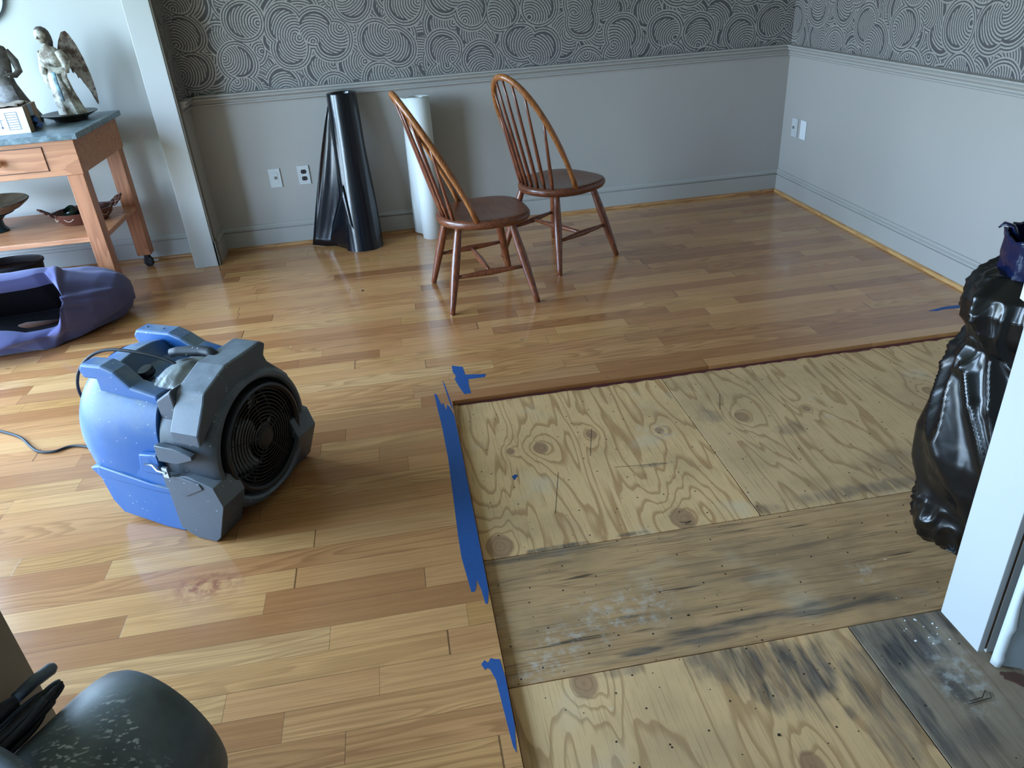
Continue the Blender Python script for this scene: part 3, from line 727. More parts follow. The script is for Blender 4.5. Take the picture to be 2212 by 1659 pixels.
# ------------------------------------------------------------------ kitchen cart
CXR, CYF, CYK = -1.53, 4.15, 4.90
ct = thing('kitchen_cart', 'wooden cart with blue-grey stone top and drawer against the left wall', 'cart', (CXR-.65, (CYF+CYK)/2, 0))
def L_(x0, x1, y0, y1, z0, z1): cx, cy = CXR-.65, (CYF+CYK)/2; return (x0-cx, x1-cx, y0-cy, y1-cy, z0, z1)
make('stone_top', B(L_(CXR-1.3, CXR, CYF, CYK, .893, .922)), 'stone', ct, bevel=.003)
AX = CXR-.035
make('apron', B(L_(CXR-1.27, AX, CYF+.03, CYF+.05, .72, .893), L_(AX-.02, AX, CYF+.05, CYK-.03, .72, .893), L_(CXR-1.27, AX, CYK-.03, CYK-.01, .72, .893), L_(CXR-1.27, CXR-1.25, CYF+.05, CYK-.03, .72, .893)), 'cart', ct, bevel=.002)
dr = make('drawer', B(L_(AX-.60, AX-.155, CYF+.024, CYF+.034, .752, .866)), 'cart', ct, bevel=.002)
make('drawer_gap', B(L_(AX-.603, AX-.152, CYF+.0285, CYF+.0305, .749, .869)), 'black', dr)
bm = bmesh.new(); cx, cy = CXR-.65, (CYF+CYK)/2
lathe(bm, [(.010, 0), (.010, .010), (.020, .018), (.024, .028), (.020, .038), (.006, .042)], 20, (AX-.372-cx, CYF+.024-cy, .812), (0, -1, 0)); make('drawer_knob', bm, 'knob', dr, smooth=True)
for (lx, ly, i) in ((AX-.085, CYF+.035, 0), (AX-.085, CYK-.095, 1), (CXR-1.26, CYF+.035, 2), (CXR-1.26, CYK-.095, 3)):
    lg = make('leg', B(L_(lx, lx+.08, ly, ly+.08, .082, .72)), 'cartz', ct, bevel=.003)
    def caster(bm):
        c = Vector((lx+.045-cx, ly+.04-cy, .032))
        lathe(bm, [(.0, -.014), (.024, -.014), (.031, -.010), (.032, 0), (.031, .010), (.024, .014), (.0, .014)], 24, c, (.3, 1, 0))
        bx(bm, c.x-.016, c.x+.012, c.y-.019, c.y-.015, .03, .083); bx(bm, c.x-.016, c.x+.012, c.y+.015, c.y+.019, .03, .083)
        bx(bm, c.x-.02, c.x+.02, c.y-.02, c.y+.02, .076, .084)
    cs = make('caster', caster, 'black', lg, smooth='auto')
    make('brake_lever', B((lx+.075-cx, lx+.105-cx, ly+.03-cy, ly+.05-cy, .032, .038)), 'steel', cs, bevel=.001)
make('shelf', B(L_(CXR-1.255, AX-.01, CYF+.05, CYK-.06, .365, .390)), 'cart', ct, bevel=.003)

# things on the cart
TZ = .922
bxo = thing('cardboard_box', 'white-faced cardboard box with dark tape on the cart top', 'box', (-1.97, 4.34, TZ), R(5))
make('carton', B((-.20, .175, -.055, .155, 0, .125)), 'card', bxo, bevel=.002)
wf = make('white_front', B((-.20, .1755, -.0565, -.055, .001, .1245)), 'cardw', bxo)
def marks(bm):
    for k in range(8): bx(bm, .085, .14, -.0572, -.0566, .022+k*.0115, .024+k*.0115)
    bx(bm, .085, .087, -.0572, -.0566, .022, .1045); bx(bm, .138, .14, -.0572, -.0566, .022, .1045)
    bx(bm, .028, .068, -.0572, -.0566, .070, .072)
    for x in (.040, .056):
        bx(bm, x-.001, x+.001, -.0572, -.0566, .035, .070)
        prism(bm, [(x-.006, .04), (x, .028), (x+.006, .04)], (0, -.0566, 0), (1,0,0), (0,0,1), .0006)
make('printed_marks', marks, 'ink', wf)
make('packing_tape', B((.1752, .1762, .015, .075, 0, .125), (.03, .1762, .015, .075, .1252, .1262)), 'btape', bxo)
def scrap(bm):
    rows = []
    for i in range(8):
        rows.append([Vector((.178+.012*i/7*1.6+.01*math.sin(i*2.1+j), .02+.018*j, .004+.02*abs(math.sin(i*1.3+j*1.9))*(1-i/9)+ (.05*(1-i/7)))) for j in range(5)])
    loft(bm, rows, cap=False, closed=False)
o = make('torn_tape_end', scrap, 'tape', bxo, smooth=True); sd = o.modifiers.new('s', 'SOLIDIFY'); sd.thickness = .001
def crump(bm):
    N = 16; rows = []
    for i in range(N+1):
        rows.append([Vector((-.19+.34*i/N, -.04+.18*j/10, .1272+.022*abs(noise.noise(Vector((i*.45, j*.5, 2)))) )) for j in range(11)])
    loft(bm, rows, cap=False, closed=False)
o = make('packing_paper', crump, 'kraft', bxo, smooth=True); sd = o.modifiers.new('s', 'SOLIDIFY'); sd.thickness = .001

pl = thing('pottery_dish', 'dark glazed oval dish under the angel figure', 'dish', (-1.715, 4.665, TZ))
make('dish_body', lambda bm: lathe(bm, [(.07, 0), (.085, .002), (.09, .012), (.125, .026), (.145, .034), (.147, .038), (.140, .038), (.10, .030), (.0, .026)], 48, sx=.95, sy=1.05), 'dish', pl, smooth='auto')

# angel figure: faces the lower left
an = thing('angel_figure', 'aged ivory winged angel figure standing in the dark dish on the cart', 'figurine', (-1.702, 4.645, TZ+.030), R(-115))
def blob_rings(spec, n=26, seed=0, amp=.0):
    rings = []
    for (cx_, cy_, z, rx, ry) in spec:
        ring = []
        for k in range(n):
            a = 2*math.pi*k/n
            fold_ = 1 + amp*math.sin(a*7+z*9+seed) * (1 if z < .27 else .35)
            ring.append(Vector((cx_+rx*math.cos(a)*fold_, cy_+ry*math.sin(a)*fold_, z)))
        rings.append(ring)
    return rings
def angel_body(bm):   # local +x = front of the figure
    loft(bm, blob_rings([(-.02, 0, .002, .062, .072), (-.015, 0, .03, .058, .066), (0, 0, .10, .050, .057), (.008, 0, .17, .043, .048), (.01, 0, .22, .036, .042), (.008, 0, .27, .040, .052), (.008, 0, .305, .040, .058), (.012, 0, .33, .030, .045), (.018, 0, .345, .017, .019), (.022, 0, .362, .015, .015)], amp=.09))
    # head with brow, nose and chin
    lathe(bm, [(.006, -.036), (.018, -.031), (.027, -.015), (.030, .004), (.027, .022), (.016, .034), (.002, .038)], 20, (.032, 0, .392), (.10, 0, 1), 1, .88)
    prism(bm, [(.056, -.008), (.068, -.010), (.058, .010)], (0, .0035, .388), (1,0,0), (0,0,1), .007)
    # arms bent to the chest
    for s_ in (1, -1):
        tube(bm, [(.006, .050*s_, .315), (-.002, .072*s_, .265), (.012, .070*s_, .225), (.045, .045*s_, .225), (.066, .015*s_, .245)], [.022, .024, .022, .016, .009], 10)
        for f_ in range(4): tube(bm, [(.062, .016*s_, .240+.005*f_), (.072, .006*s_, .248+.005*f_), (.074, -.003*s_, .256+.005*f_)], [.0038, .0036, .0028], 6)
        tube(bm, [(.06, .02*s_, .248), (.064, .016*s_, .262)], [.004, .003], 6)
    # hanging sleeves
    for s_ in (1, -1): tube(bm, [(.02, .066*s_, .235), (.03, .062*s_, .18), (.01, .058*s_, .12)], [.020, .017, .005], 8, flat=.5)
make('body', angel_body, 'angel', an, smooth='auto')
make('hair', lambda bm: (loft(bm, blob_rings([(.005, 0, .335, .020, .026), (.004, 0, .36, .026, .031), (.010, 0, .385, .030, .034), (.018, 0, .41, .031, .034), (.024, 0, .425, .026, .028), (.026, 0, .436, .010, .012)], amp=.04))), 'hair', an, smooth=True)
for s_ in (1, -1):
    def wing(bm):
        prof = [(0, .31), (.02, .36), (.045, .40), (.066, .405), (.080, .385), (.10, .33), (.115, .26), (.125, .18), (.128, .10), (.122, .035), (.115, .03), (.098, .10), (.070, .17), (.040, .22), (.012, .25)]
        X = Vector((-.80, .60*s_, 0)).normalized() if s_ > 0 else Vector((-.55, .83*s_, 0)).normalized()
        prism(bm, prof, (-.03, .012*s_, 0), X, (0,0,1), .010)
        for k in range(5):
            tube(bm, [Vector((-.03, .012*s_, 0)) + X*(.03+.018*k) + Vector((0, 0, .33-.02*k)), Vector((-.03, .012*s_, 0)) + X*(.045+.018*k)+Vector((0, 0, .20-.028*k))], [.007, .004], 6)
    make('wing', wing, 'wing', an, bevel=.003)
make('blue_sash', lambda bm: tube(bm, [(.055, .03, .22), (.062, .034, .17), (.06, .036, .12), (.052, .034, .075)], [.010, .012, .012, .006], 8, flat=.5), 'bluish', an, smooth=True)

ca = thing('carved_figure', 'dark carved wooden figure in a flared skirt behind the white box', 'figurine', (-1.985, 4.67, TZ), R(-80))
def carved(bm):
    loft(bm, blob_rings([(0, 0, .0, .085, .118), (0, 0, .03, .090, .124), (0, 0, .06, .082, .110), (0, 0, .13, .060, .078), (0, 0, .20, .042, .052), (0, 0, .235, .038, .046), (0, 0, .30, .042, .058), (0, 0, .36, .040, .064), (0, 0, .385, .032, .052), (0, 0, .40, .016, .020), (0, 0, .425, .014, .015)], 30, amp=.0))
    lathe(bm, [(.004, -.04), (.022, -.03), (.030, 0), (.026, .026), (.003, .042)], 18, (.006, 0, .46), None, .95, .85)
    prism(bm, [(.030, -.01), (.044, -.012), (.032, .012)], (0, .004, .458), (1,0,0), (0,0,1), .008)
    for s_ in (1, -1):
        tube(bm, [(0, .052*s_, .365), (-.004, .078*s_, .31), (.004, .084*s_, .262), (.03, .066*s_, .245), (.062, .042*s_, .25)], [.018, .020, .018, .015, .011], 10)
        for f_ in range(4): tube(bm, [(.058, .046*s_-.005*f_*s_, .252), (.074, .040*s_-.005*f_*s_, .255), (.082, .037*s_-.005*f_*s_, .247)], [.0042, .004, .003], 6)
        tube(bm, [(.056, .040*s_, .258), (.066, .034*s_, .268)], [.0045, .0035], 6)
make('body', carved, 'carved', ca, smooth='auto')
make('apron', lambda bm: loft(bm, [[Vector((r_*math.cos(a)*1.02, r2_*math.sin(a)*1.02, z)) for a in [R(-38+76*k/8) for k in range(9)]] for r_, r2_, z in ((.092, .124, .03), (.084, .112, .06), (.062, .080, .13), (.044, .054, .20))], cap=False, closed=False), 'skirt', ca, smooth=True)

# shelf things
SZ = .390
pb = thing('pedestal_bowl', 'wide streaked brown bowl on a dark foot on the cart shelf', 'bowl', (-2.245, 4.53, SZ))
make('bowl', lambda bm: lathe(bm, [(.03, .088), (.10, .098), (.16, .120), (.205, .150), (.212, .158), (.207, .163), (.155, .140), (.09, .124), (.0, .118)], 48), 'dishin', pb, smooth='auto')
make('foot', lambda bm: lathe(bm, [(.062, 0), (.066, .006), (.050, .03), (.048, .06), (.075, .085), (.12, .10), (.115, .104), (.0, .104)], 36), 'teal', pb, smooth='auto')
cd_ = thing('pottery_dish', 'brown oval pottery dish with clover-shaped handles on the cart shelf', 'dish', (-1.775, 4.56, SZ), R(28))
make('dish_body', lambda bm: lathe(bm, [(.09, 0), (.11, .003), (.135, .03), (.150, .062), (.153, .070), (.146, .070), (.130, .035), (.10, .014), (.0, .012)], 48, sx=1.05, sy=.80), 'brown', cd_, smooth='auto')
def loops(bm):
    openr = [Vector(((.1485+.0)*math.cos(a), .1130*math.sin(a), .045+.012*math.sin(a*9))) for a in [2*math.pi*k/144 for k in range(145)]]
    tube(bm, openr, .0016, 6)
make('painted_line', loops, 'brownlt', cd_, smooth=True)
for s_ in (1, -1):
    def clover(bm):
        for (dx, dz, r_) in ((.0, .046, .017), (.024, .030, .015), (-.024, .030, .015), (.03, .004, .015), (-.03, .004, .015)):
            c = Vector(((.166+.80*dz)*s_, dx*1.25, .072+dz*.62)); pts = [c+Vector((.78*s_*r_*math.sin(a), r_*math.cos(a), .62*r_*math.sin(a))) for a in [2*math.pi*k/12 for k in range(13)]]
            tube(bm, pts, .0055, 6)
        tube(bm, [(.140*s_, -.05, .066), (.162*s_, 0, .072), (.140*s_, .05, .066)], .008, 8)
    make('clover_handle', clover, 'brown', cd_, smooth=True)
for i, (dx, dy, m_, lb) in enumerate(((-.045, -.01, 'green', 'small dark green glazed cup lying left in the brown clover dish'), (.045, .02, 'green', 'small dark green glazed cup lying right in the brown clover dish'))):
    o = make('glazed_cup', lambda bm: lathe(bm, [(.022, 0), (.034, .01), (.040, .035), (.034, .055), (.030, .058), (.028, .052), (.032, .034), (.0, .012)], 24), m_, smooth='auto')
    o.location = (-1.775+dx, 4.56+dy, SZ+.036); o.rotation_euler = (R(24), R(18 if i else -22), 0); tag(o, lb, 'cup')

# blue plate hung on the wall at the top left corner of the photograph
o = make('wall_plate_china', lambda bm: lathe(bm, [(.05, 0), (.055, .004), (.10, .014), (.155, .026), (.157, .030), (.10, .020), (.055, .010), (.0, .009)], 48, (0, 0, 0), (0, -1, 0)), 'blueglaze', smooth='auto')
o.location = (-2.118, YB-.001, 1.565); tag(o, 'blue patterned china plate hung on the pale wall at the top left', 'plate')
o.name = 'china_plate'

# black oval tray-like stool on the floor behind the purple cloth
ps = thing('plastic_bin', 'black oval plastic bin standing behind the purple cloth bundle', 'bin', (-2.20, 4.44, 0))
make('bin_body', lambda bm: lathe(bm, [(.12, 0), (.13, .004), (.15, .22), (.158, .226), (.158, .236), (.148, .238), (.142, .225), (.12, .205), (.0, .20)], 40, sx=1.12, sy=.78), 'black', ps, smooth='auto')

# ------------------------------------------------------------------ purple cloth bundle
pu = thing('cloth_bundle', 'rolled purple cloth bundle with a dark open mouth lying before the cart', 'cloth', (-2.02, 3.785, 0))
def lerp_tab(tab, x):
    for (x0, *a0), (x1, *a1) in zip(tab, tab[1:]):
        if x <= x1:
            t_ = max(0, (x-x0)/(x1-x0)); t_ = t_*t_*(3-2*t_) if False else t_
            return [p+(q-p)*t_ for p, q in zip(a0, a1)]
    return list(tab[-1][1:])
# X, centre y, half width, centre z, half height
BT = ((-.66, .0, .02, .13, .02), (-.62, .0, .20, .14, .12), (-.52, .0, .27, .155, .15), (-.2, .02, .29, .165, .165), (.02, .04, .295, .168, .168), (.20, .07, .28, .160, .160),
      (.34, .13, .245, .148, .148), (.44, .19, .185, .130, .125), (.50, .23, .125, .118, .10), (.54, .26, .06, .112, .06), (.55, .265, .01, .11, .01))
def bundle(bm):
    dark = []
    NU, NV = 170, 200; rings = []
    for i in range(NU+1):
        s = i/NU; X = -.66 + 1.21*s; ring = []
        cy_, ry, cz_, rz = lerp_tab(BT, X)
        end = .345
        hw = R(25+34*max(0, min(1, (X+.2)/.45)))*min(1, max(.0, (end-X)/.10))**.5 if X < end else 0
        he = max(hw, .02); mid = R(146) + .42*(X-.05)
        for j in range(NV):
            ang = -he + 2*he*j/59 if j < 60 else he + (2*math.pi-2*he)*(j-59)/(NV-59)
            a = mid + ang; ca, sa = math.cos(a), math.sin(a)
            if ang > math.pi: ang -= 2*math.pi
            py = math.copysign(abs(ca)**.85, ca)*ry; pz = math.copysign(abs(sa)**.9, sa)*rz
            p = Vector((X, cy_+py, cz_+pz)); k_ = min(1, rz/.12)
            nn = .022*noise.noise(Vector((X*3.0, ca*1.6, sa*1.6))) - .050*abs(noise.noise(Vector((X*3.4, ca*1.7, sa*1.7+4)))) + .012
            # puckers that run away from the mouth
            dm = math.hypot(max(0, X-end)*2.2, max(0, abs(ang)-hw))
            nn += .010*math.sin((ang if X < end else math.atan2(ang, (X-end)*3+.2))*9)*math.exp(-dm*3)*min(1, dm*8)
            p += Vector((0, ca, sa))*nn*k_
            if hw > .001:
                q = abs(ang)/hw
                if q < .999: p = p.lerp(Vector((X, cy_+.15, .085)), .97*(1-q**10))
                elif q < 1.7: p += Vector((0, ca, sa))*.020*math.sin(min(1, (q-1)/.7)*math.pi)
            elif X < end+.05 and abs(ang) < R(40):
                p += Vector((0, ca, sa))*.014*math.cos(ang*math.pi/R(80))*(1-(X-end)/.05)
            p.z = max(p.z, .001); ring.append(p)
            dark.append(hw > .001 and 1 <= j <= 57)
        rings.append(ring)
    vs = loft(bm, rings); bm.faces.ensure_lookup_table()
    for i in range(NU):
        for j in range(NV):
            if dark[i*NV+j] and dark[(i+1)*NV+j]: bm.faces[i*NV+j].material_index = 1  # mouth faces take the painted shade
o = make('cloth', bundle, 'purple', pu, smooth=True); o.data.materials.append(M['mouth_shade'])
o = make('brown_lining', lambda bm: tube(bm, [(-.05, -.05, .08), (.12, -.02, .10), (.26, .03, .09)], [.02, .035, .015], 10, flat=.5), 'inner', pu, smooth=True)
o['label'] = 'rust brown fabric inside the mouth'

# ------------------------------------------------------------------ blue and grey air mover (local +x = outlet, -y = side towards the viewer)
FO = (-.723, 2.235, 0)
fn = thing('air_mover', 'blue and grey drum-shaped air mover fan with round black grille', 'fan', FO, R(-30))
CYc, CZ = .018, .238
def drum_ring(x, r, flat=0, n=64, zc=CZ, yc=.004, sy=1.0, ztop=9):
    out = []
    for k in range(n):
        a = 2*math.pi*k/n; ca, sa = math.cos(a), math.sin(a)
        e = 2+flat; py = math.copysign(abs(ca)**(2/e), ca)*r*sy; pz = math.copysign(abs(sa)**(2/e), sa)*r
        out.append(Vector((x, yc+py, min(ztop, max(zc+pz, .035)))))
    return out
def rear(bm):
    loft(bm, [drum_ring(x, r, f_, zc=.262, sy=.93, ztop=zt) for x, r, f_, zt in ((-.378, .03, 0, 9), (-.374, .10, 0, 9), (-.355, .165, 0, 9), (-.325, .208, .1, 9), (-.28, .236, .2, 9), (-.23, .249, .35, 9), (-.19, .25, .45, 9), (-.165, .249, .5, .455), (-.10, .246, .6, .448), (0, .236, .7, .44), (.028, .234, .7, .435))])
    for s_ in (-1, 1):     # lower blue skid with its stepped shoulder, both sides
        y0 = -.222 if s_ < 0 else .122
        prism(bm, [(-.300, .185), (-.268, .150), (-.252, .065), (-.222, .022), (-.05, .0), (.028, .0), (.028, .215), (-.05, .225), (-.16, .225)], (0, y0+.10, 0), (1,0,0), (0,0,1), .10)
        # raised shoulder facet above the skid
        prism(bm, [(-.262, .165), (-.05, .150), (.028, .150), (.028, .172), (-.05, .176), (-.255, .205)], (0, (-.230 if s_ < 0 else .200)+.03, 0), (1,0,0), (0,0,1), .03)
        prism(bm, [(-.06, .225), (.028, .225), (.028, .30), (-.045, .29)], (0, (-.236 if s_ < 0 else .216)+.02, 0), (1,0,0), (0,0,1), .02)
bl = make('rear_housing', rear, 'fanblue', fn, smooth='auto', bevel=.004)
def rib(bm, s_):
    y0 = -.168 if s_ < 0 else .108; d = 0 if s_ < 0 else -.06; h = 0 if s_ < 0 else -.018
    prism(bm, [(-.25+d, .488+h), (-.262+d, .515+h), (-.245+d, .537+h), (-.165, .540+h), (-.12, .525+h), (-.07, .480), (.028, .462), (.028, .40), (-.20, .40), (-.20+d, .49+h)], (0, y0+.06, 0), (1,0,0), (0,0,1), .06)
for s_ in (-1, 1):
    bm = bmesh.new(); rib(bm, s_); make('rear_handle', bm, 'fanblue', fn, bevel=.008)
    if s_ > 0:
        for x in (-.28, -.21):
            bm = bmesh.new(); lathe(bm, [(.004, 0), (.004, .004)], 8, (x, .138, .519)); make('screw', bm, 'steel', fn)
make('warning_label', lambda bm: loft(bm, [[Vector((x, .004+.93*r*math.cos(R(a)), .262+r*math.sin(R(a)))) for a in range(62, 116, 6)] for x, r in ((-.326, .2085), (-.280, .238))], cap=False, closed=False), 'cardw', fn, smooth=True)
def front(bm):
    rs = [drum_ring(x, r, f_, yc=yc_, zc=zc_) for x, r, f_, yc_, zc_ in ((.028, .216, .7, .006, .24), (.03, .2235, .7, .006, .24), (.075, .225, .7, .008, .24), (.14, .224, .55, .012, .238), (.195, .219, .3, .016, .238), (.212, .211, .1, .018, .238), (.214, .200, 0, .018, .238), (.208, .192, 0, .018, .238), (.175, .189, 0, .018, .238), (.12, .188, 0, .018, .238), (.12, .150, 0, .018, .238))]
    vs = [[bm.verts.new(p) for p in r_] for r_ in rs]; n = len(vs[0])
    for a, b in zip(vs, vs[1:]):
        for i in range(n): bm.faces.new((a[i], a[(i+1) % n], b[(i+1) % n], b[i]))
    for s_ in (-1, 1):     # front feet, flaring down
        y0 = -.236 if s_ < 0 else .150
        prism(bm, [(.031, .225), (.031, .030), (.060, .012), (.088, 0), (.160, 0), (.182, .020), (.232, .150), (.212, .215), (.12, .24)], (0, y0+.10, 0), (1,0,0), (0,0,1), .10)
        # wedge-shaped rib across the side
        prism(bm, [(.031, .28), (.10, .28), (.165, .305), (.165, .318), (.10, .335), (.031, .335)], (0, (-.236 if s_ < 0 else .225)+.02, 0), (1,0,0), (0,0,1), .02)
        prism(bm, [(.031, .185), (.10, .165), (.175, .205), (.165, .222), (.10, .235), (.031, .235)], (0, (-.240 if s_ < 0 else .225)+.025, 0), (1,0,0), (0,0,1), .025)
make('front_housing', front, 'fangrey', fn, smooth='auto', bevel=.003)
def cowl(bm):   # raised cowl over the outlet
    poly = [(-.222, .345), (-.220, .385), (-.168, .462), (-.155, .488), (-.05, .528), (.120, .528), (.138, .512), (.120, .480), (.128, .455), (.205, .37), (.215, .34), (.16, .38), (.08, .425), (0, .442), (-.08, .425), (-.165, .385)]
    prism(bm, poly, (.095, 0, 0), (0,1,0), (0,0,1), .105)
    # diagonal rib leading back and down the near side
    prism(bm, [(.031, .455), (.100, .50), (.100, .43), (.06, .36), (.031, .34)], (0, -.130, 0), (1,0,0), (0,0,1), .050)
make('cowl', cowl, 'fangrey', fn, bevel=.006)
make('carry_handle', lambda bm: tube(bm, [(-.045, -.008, .520), (-.02, .0, .524), (.05, .018, .526), (.085, .018, .526), (.115, .010, .515)], [.014, .016, .017, .017, .017], 10), 'fandark', fn, smooth=True)
def ringbm(bm):
    lathe(bm, [(.188, .118), (.190, .150), (.182, .205), (.176, .222), (.168, .224), (.160, .218), (.158, .200), (.160, .130)], 56, (0, CYc, CZ), (1, 0, 0))
# open ring (no end caps)
def openlathe(bm, prof, n, c, ax):
    X, Y, Z = frame(ax); c = Vector(c)
    vs = [[bm.verts.new(c + X*r*math.cos(2*math.pi*k/n) + Y*r*math.sin(2*math.pi*k/n) + Z*h) for k in range(n)] for r, h in prof]
    for a, b in zip(vs, vs[1:]+vs[:1]):
        for i in range(n): bm.faces.new((a[i], a[(i+1) % n], b[(i+1) % n], b[i]))
make('outlet_ring', lambda bm: openlathe(bm, [(.187, .12), (.187, .150), (.180, .205), (.176, .220), (.168, .223), (.160, .216), (.158, .200), (.160, .12)], 56, (0, CYc, CZ), (1,0,0)), 'black', fn, smooth='auto')
make('inner_duct', lambda bm: lathe(bm, [(.159, .04), (.159, .045)], 48, (0, CYc, CZ), (1,0,0)), 'black', fn)
def grille(bm):
    gx = .205
    for k in range(11):
        r_ = .038+.0118*k; sag = .012*(1-(r_/.16)**2)
        pts = [Vector((gx+sag, CYc+r_*math.cos(a), CZ+r_*math.sin(a))) for a in [2*math.pi*i/48 for i in range(48)]]
        openlathe(bm, [(r_-.0016, gx+sag-.0016), (r_-.0016, gx+sag+.0016), (r_+.0016, gx+sag+.0016), (r_+.0016, gx+sag-.0016)], 48, (0, CYc, CZ), (1,0,0))
    for k in range(5):
        a = R(18+72*k); tube(bm, [(gx+.012, CYc+.03*math.cos(a), CZ+.03*math.sin(a)), (gx-.001, CYc+.161*math.cos(a), CZ+.161*math.sin(a))], .002, 6)
gr = make('grille', grille, 'black', fn)
make('grille_hub', lambda bm: lathe(bm, [(.034, 0), (.036, .006), (.028, .014), (.0, .016)], 28, (.210, CYc, CZ), (1,0,0)), 'black', gr, smooth='auto')
def fanblades(bm):
    lathe(bm, [(.045, 0), (.045, .05), (.02, .06)], 24, (.09, CYc, CZ), (1,0,0))
    for k in range(5):
        a0 = R(100+72*k); rows = []
        for i in range(6):
            r_ = .044 + .020*i; row = []
            for j in range(6):
                a = a0 + (j/5-.5)*(.75+.1*i/5) + .06*i
                row.append(Vector((.115+.045*(j/5-.5), CYc+r_*math.cos(a), CZ+r_*math.sin(a))))
            rows.append(row)
        loft(bm, rows, cap=False, closed=False)
o = make('fan_blades', fanblades, 'blade', fn, smooth='auto'); sd = o.modifiers.new('s', 'SOLIDIFY'); sd.thickness = .002
for s_ in (-1, 1):
    def latch(bm):
        y = -.247 if s_ < 0 else .245
        tube(bm, [(-.020, y, .268), (.004, y-.012*-s_*-1, .262), (.036, y-.004, .258), (.062, y, .252)], [.004, .009, .007, .009], 8, flat=.5)
        bx(bm, .050, .070, y-.004, y+.004, .235, .27)
    make('latch', latch, 'steel', fn, smooth='auto')
make('latch_pocket', B((-.050, .0, -.2335, -.2265, .225, .275)), 'black', fn, bevel=.004)
kn = make('control_knob', lambda bm: lathe(bm, [(.020, 0), (.025, .004), (.025, .022), (.022, .026), (.0, .027)], 24, (-.105, -.060, .462), (-.1, -.25, 1)), 'black', fn, smooth='auto')
make('knob_stem', lambda bm: lathe(bm, [(.012, -.03), (.012, .002)], 16, (-.105, -.060, .462), (-.1, -.25, 1)), 'steel', kn)
make('tape_scrap', lambda bm: bmesh.ops.create_icosphere(bm, subdivisions=2, radius=.016, matrix=Matrix.Translation((-.045, -.075, .460))), 'tape', fn)
def cover(bm):
    N = 22; rows = []
    for i in range(N+1):
        s = i/N; row = []
        for j in range(19):
            q = j/18
            x = -.055 + .160*s; y = -.125 + .20*q
            z = .452 + .050*math.sin(math.pi*min(1, s*1.0+.12))*math.sin(math.pi*(.12+.76*q)) + .012*noise.noise(Vector((x*45, y*30, 1)))
            row.append(Vector((x, y + .01*noise.noise(Vector((x*30, y*20, 5))), z)))
        rows.append(row)
    loft(bm, rows, cap=False, closed=False)
o = make('dusty_motor_cover', cover, 'cover', fn, smooth=True); sd = o.modifiers.new('s', 'SOLIDIFY'); sd.thickness = .010
make('motor_base', lambda bm: bx(bm, -.06, .10, -.115, .06, .40, .47), 'fandark', fn, bevel=.01)
# cord: from the motor over the rear, down to the floor and off to the left
a_, s3 = math.cos(R(-30)), math.sin(R(-30))
def smooth_path(pts, n=8):
    P = [Vector(p) for p in pts]; P = [P[0]*2-P[1]]+P+[P[-1]*2-P[-2]]; out = []
    for i in range(1, len(P)-2):
        for k in range(n):
            t_ = k/n; a, b, c, d = P[i-1], P[i], P[i+1], P[i+2]
            out.append(.5*((2*b)+(c-a)*t_+(2*a-5*b+4*c-d)*t_*t_+(3*b-a-3*c+d)*t_**3))
    out.append(P[-2]); return out
def tolocal(p):
    dx, dy = p[0]-FO[0], p[1]-FO[1]; return (dx*a_+dy*s3, -dx*s3+dy*a_, p[2])
cord = [(.015, -.03, .485), (-.06, -.03, .51), (-.16, -.045, .53), (-.25, -.06, .532), (-.31, -.085, .51), (-.352, -.11, .455), (-.385, -.10, .36), (-.40, -.03, .20), (-.41, .02, .08), (-.43, .05, .012)] + \
       [tolocal(p) for p in ((-1.33, 2.66, .006), (-1.42, 2.645, .006), (-1.48, 2.66, .006), (-1.53, 2.71, .006), (-1.59, 2.785, .006), (-1.66, 2.84, .006), (-1.76, 2.895, .006), (-1.95, 2.93, .006), (-2.3, 2.98, .006))]
make('power_cord', lambda bm: tube(bm, smooth_path(cord), .0052, 8), 'rubber', fn, smooth=True)

# ------------------------------------------------------------------ dark drum housing in the near left corner
dm = thing('drum_blower', 'dark grey scuffed drum blower with coiled black cable, nearest the camera', 'fan', (-.730, .9435, 0), math.atan2(.84, .5433))
Rd, Wd = .1705, .4466
def drum(bm):
    prof = [(.0, -.5*Wd), (.90*Rd, -.5*Wd), (.96*Rd, -.47*Wd), (Rd, -.40*Wd), (Rd, .33*Wd), (.985*Rd, .40*Wd), (.95*Rd, .455*Wd), (.88*Rd, .49*Wd), (.75*Rd, .5*Wd), (.0, .5*Wd)]
    lathe(bm, prof, 64, (0, 0, Rd+.02), (1, 0, 0))
    for x in (-.15, .13):
        for y in (-.10, .10): bx(bm, x-.03, x+.03, y-.025, y+.025, 0, .07)
make('drum_housing', drum, 'drum', dm, smooth='auto')
def coil(bm):
    for k in range(7):
        pts = []
        for i in range(49):
            a = 2*math.pi*i/48; ex = math.copysign(abs(math.cos(a))**.6, math.cos(a)); y = .146 + (.010+.0062*k)*math.sin(a)
            pts.append(Vector((-.02 + .010*math.sin(k*2.3) + (.160-.008*k)*ex, y, .362 - .45*(y-.105) - .012*(k % 3) + .003*math.sin(a*3+k*1.7))))
        tube(bm, pts, .0066, 8)
    tube(bm, [(-.01, .155, .375), (.03, .165, .37), (.07, .165, .365)], [.014, .018, .012], 10)
make('coiled_cable', coil, 'rubber', dm, smooth=True)
make('plug', lambda bm: tube(bm, [(.08, .186, .352), (.12, .190, .350), (.158, .190, .346), (.166, .190, .345)], [.011, .0125, .0125, .007], 14), 'fangrey', dm, smooth=True)
make('side_handle', lambda bm: tube(bm, smooth_path([(-.05, .165, .24), (-.035, .14, .335), (-.030, .075, .385), (-.040, -.03, .378), (-.07, -.12, .315), (-.09, -.165, .22)]), .021, 14, flat=.8), 'drum', dm, smooth=True)

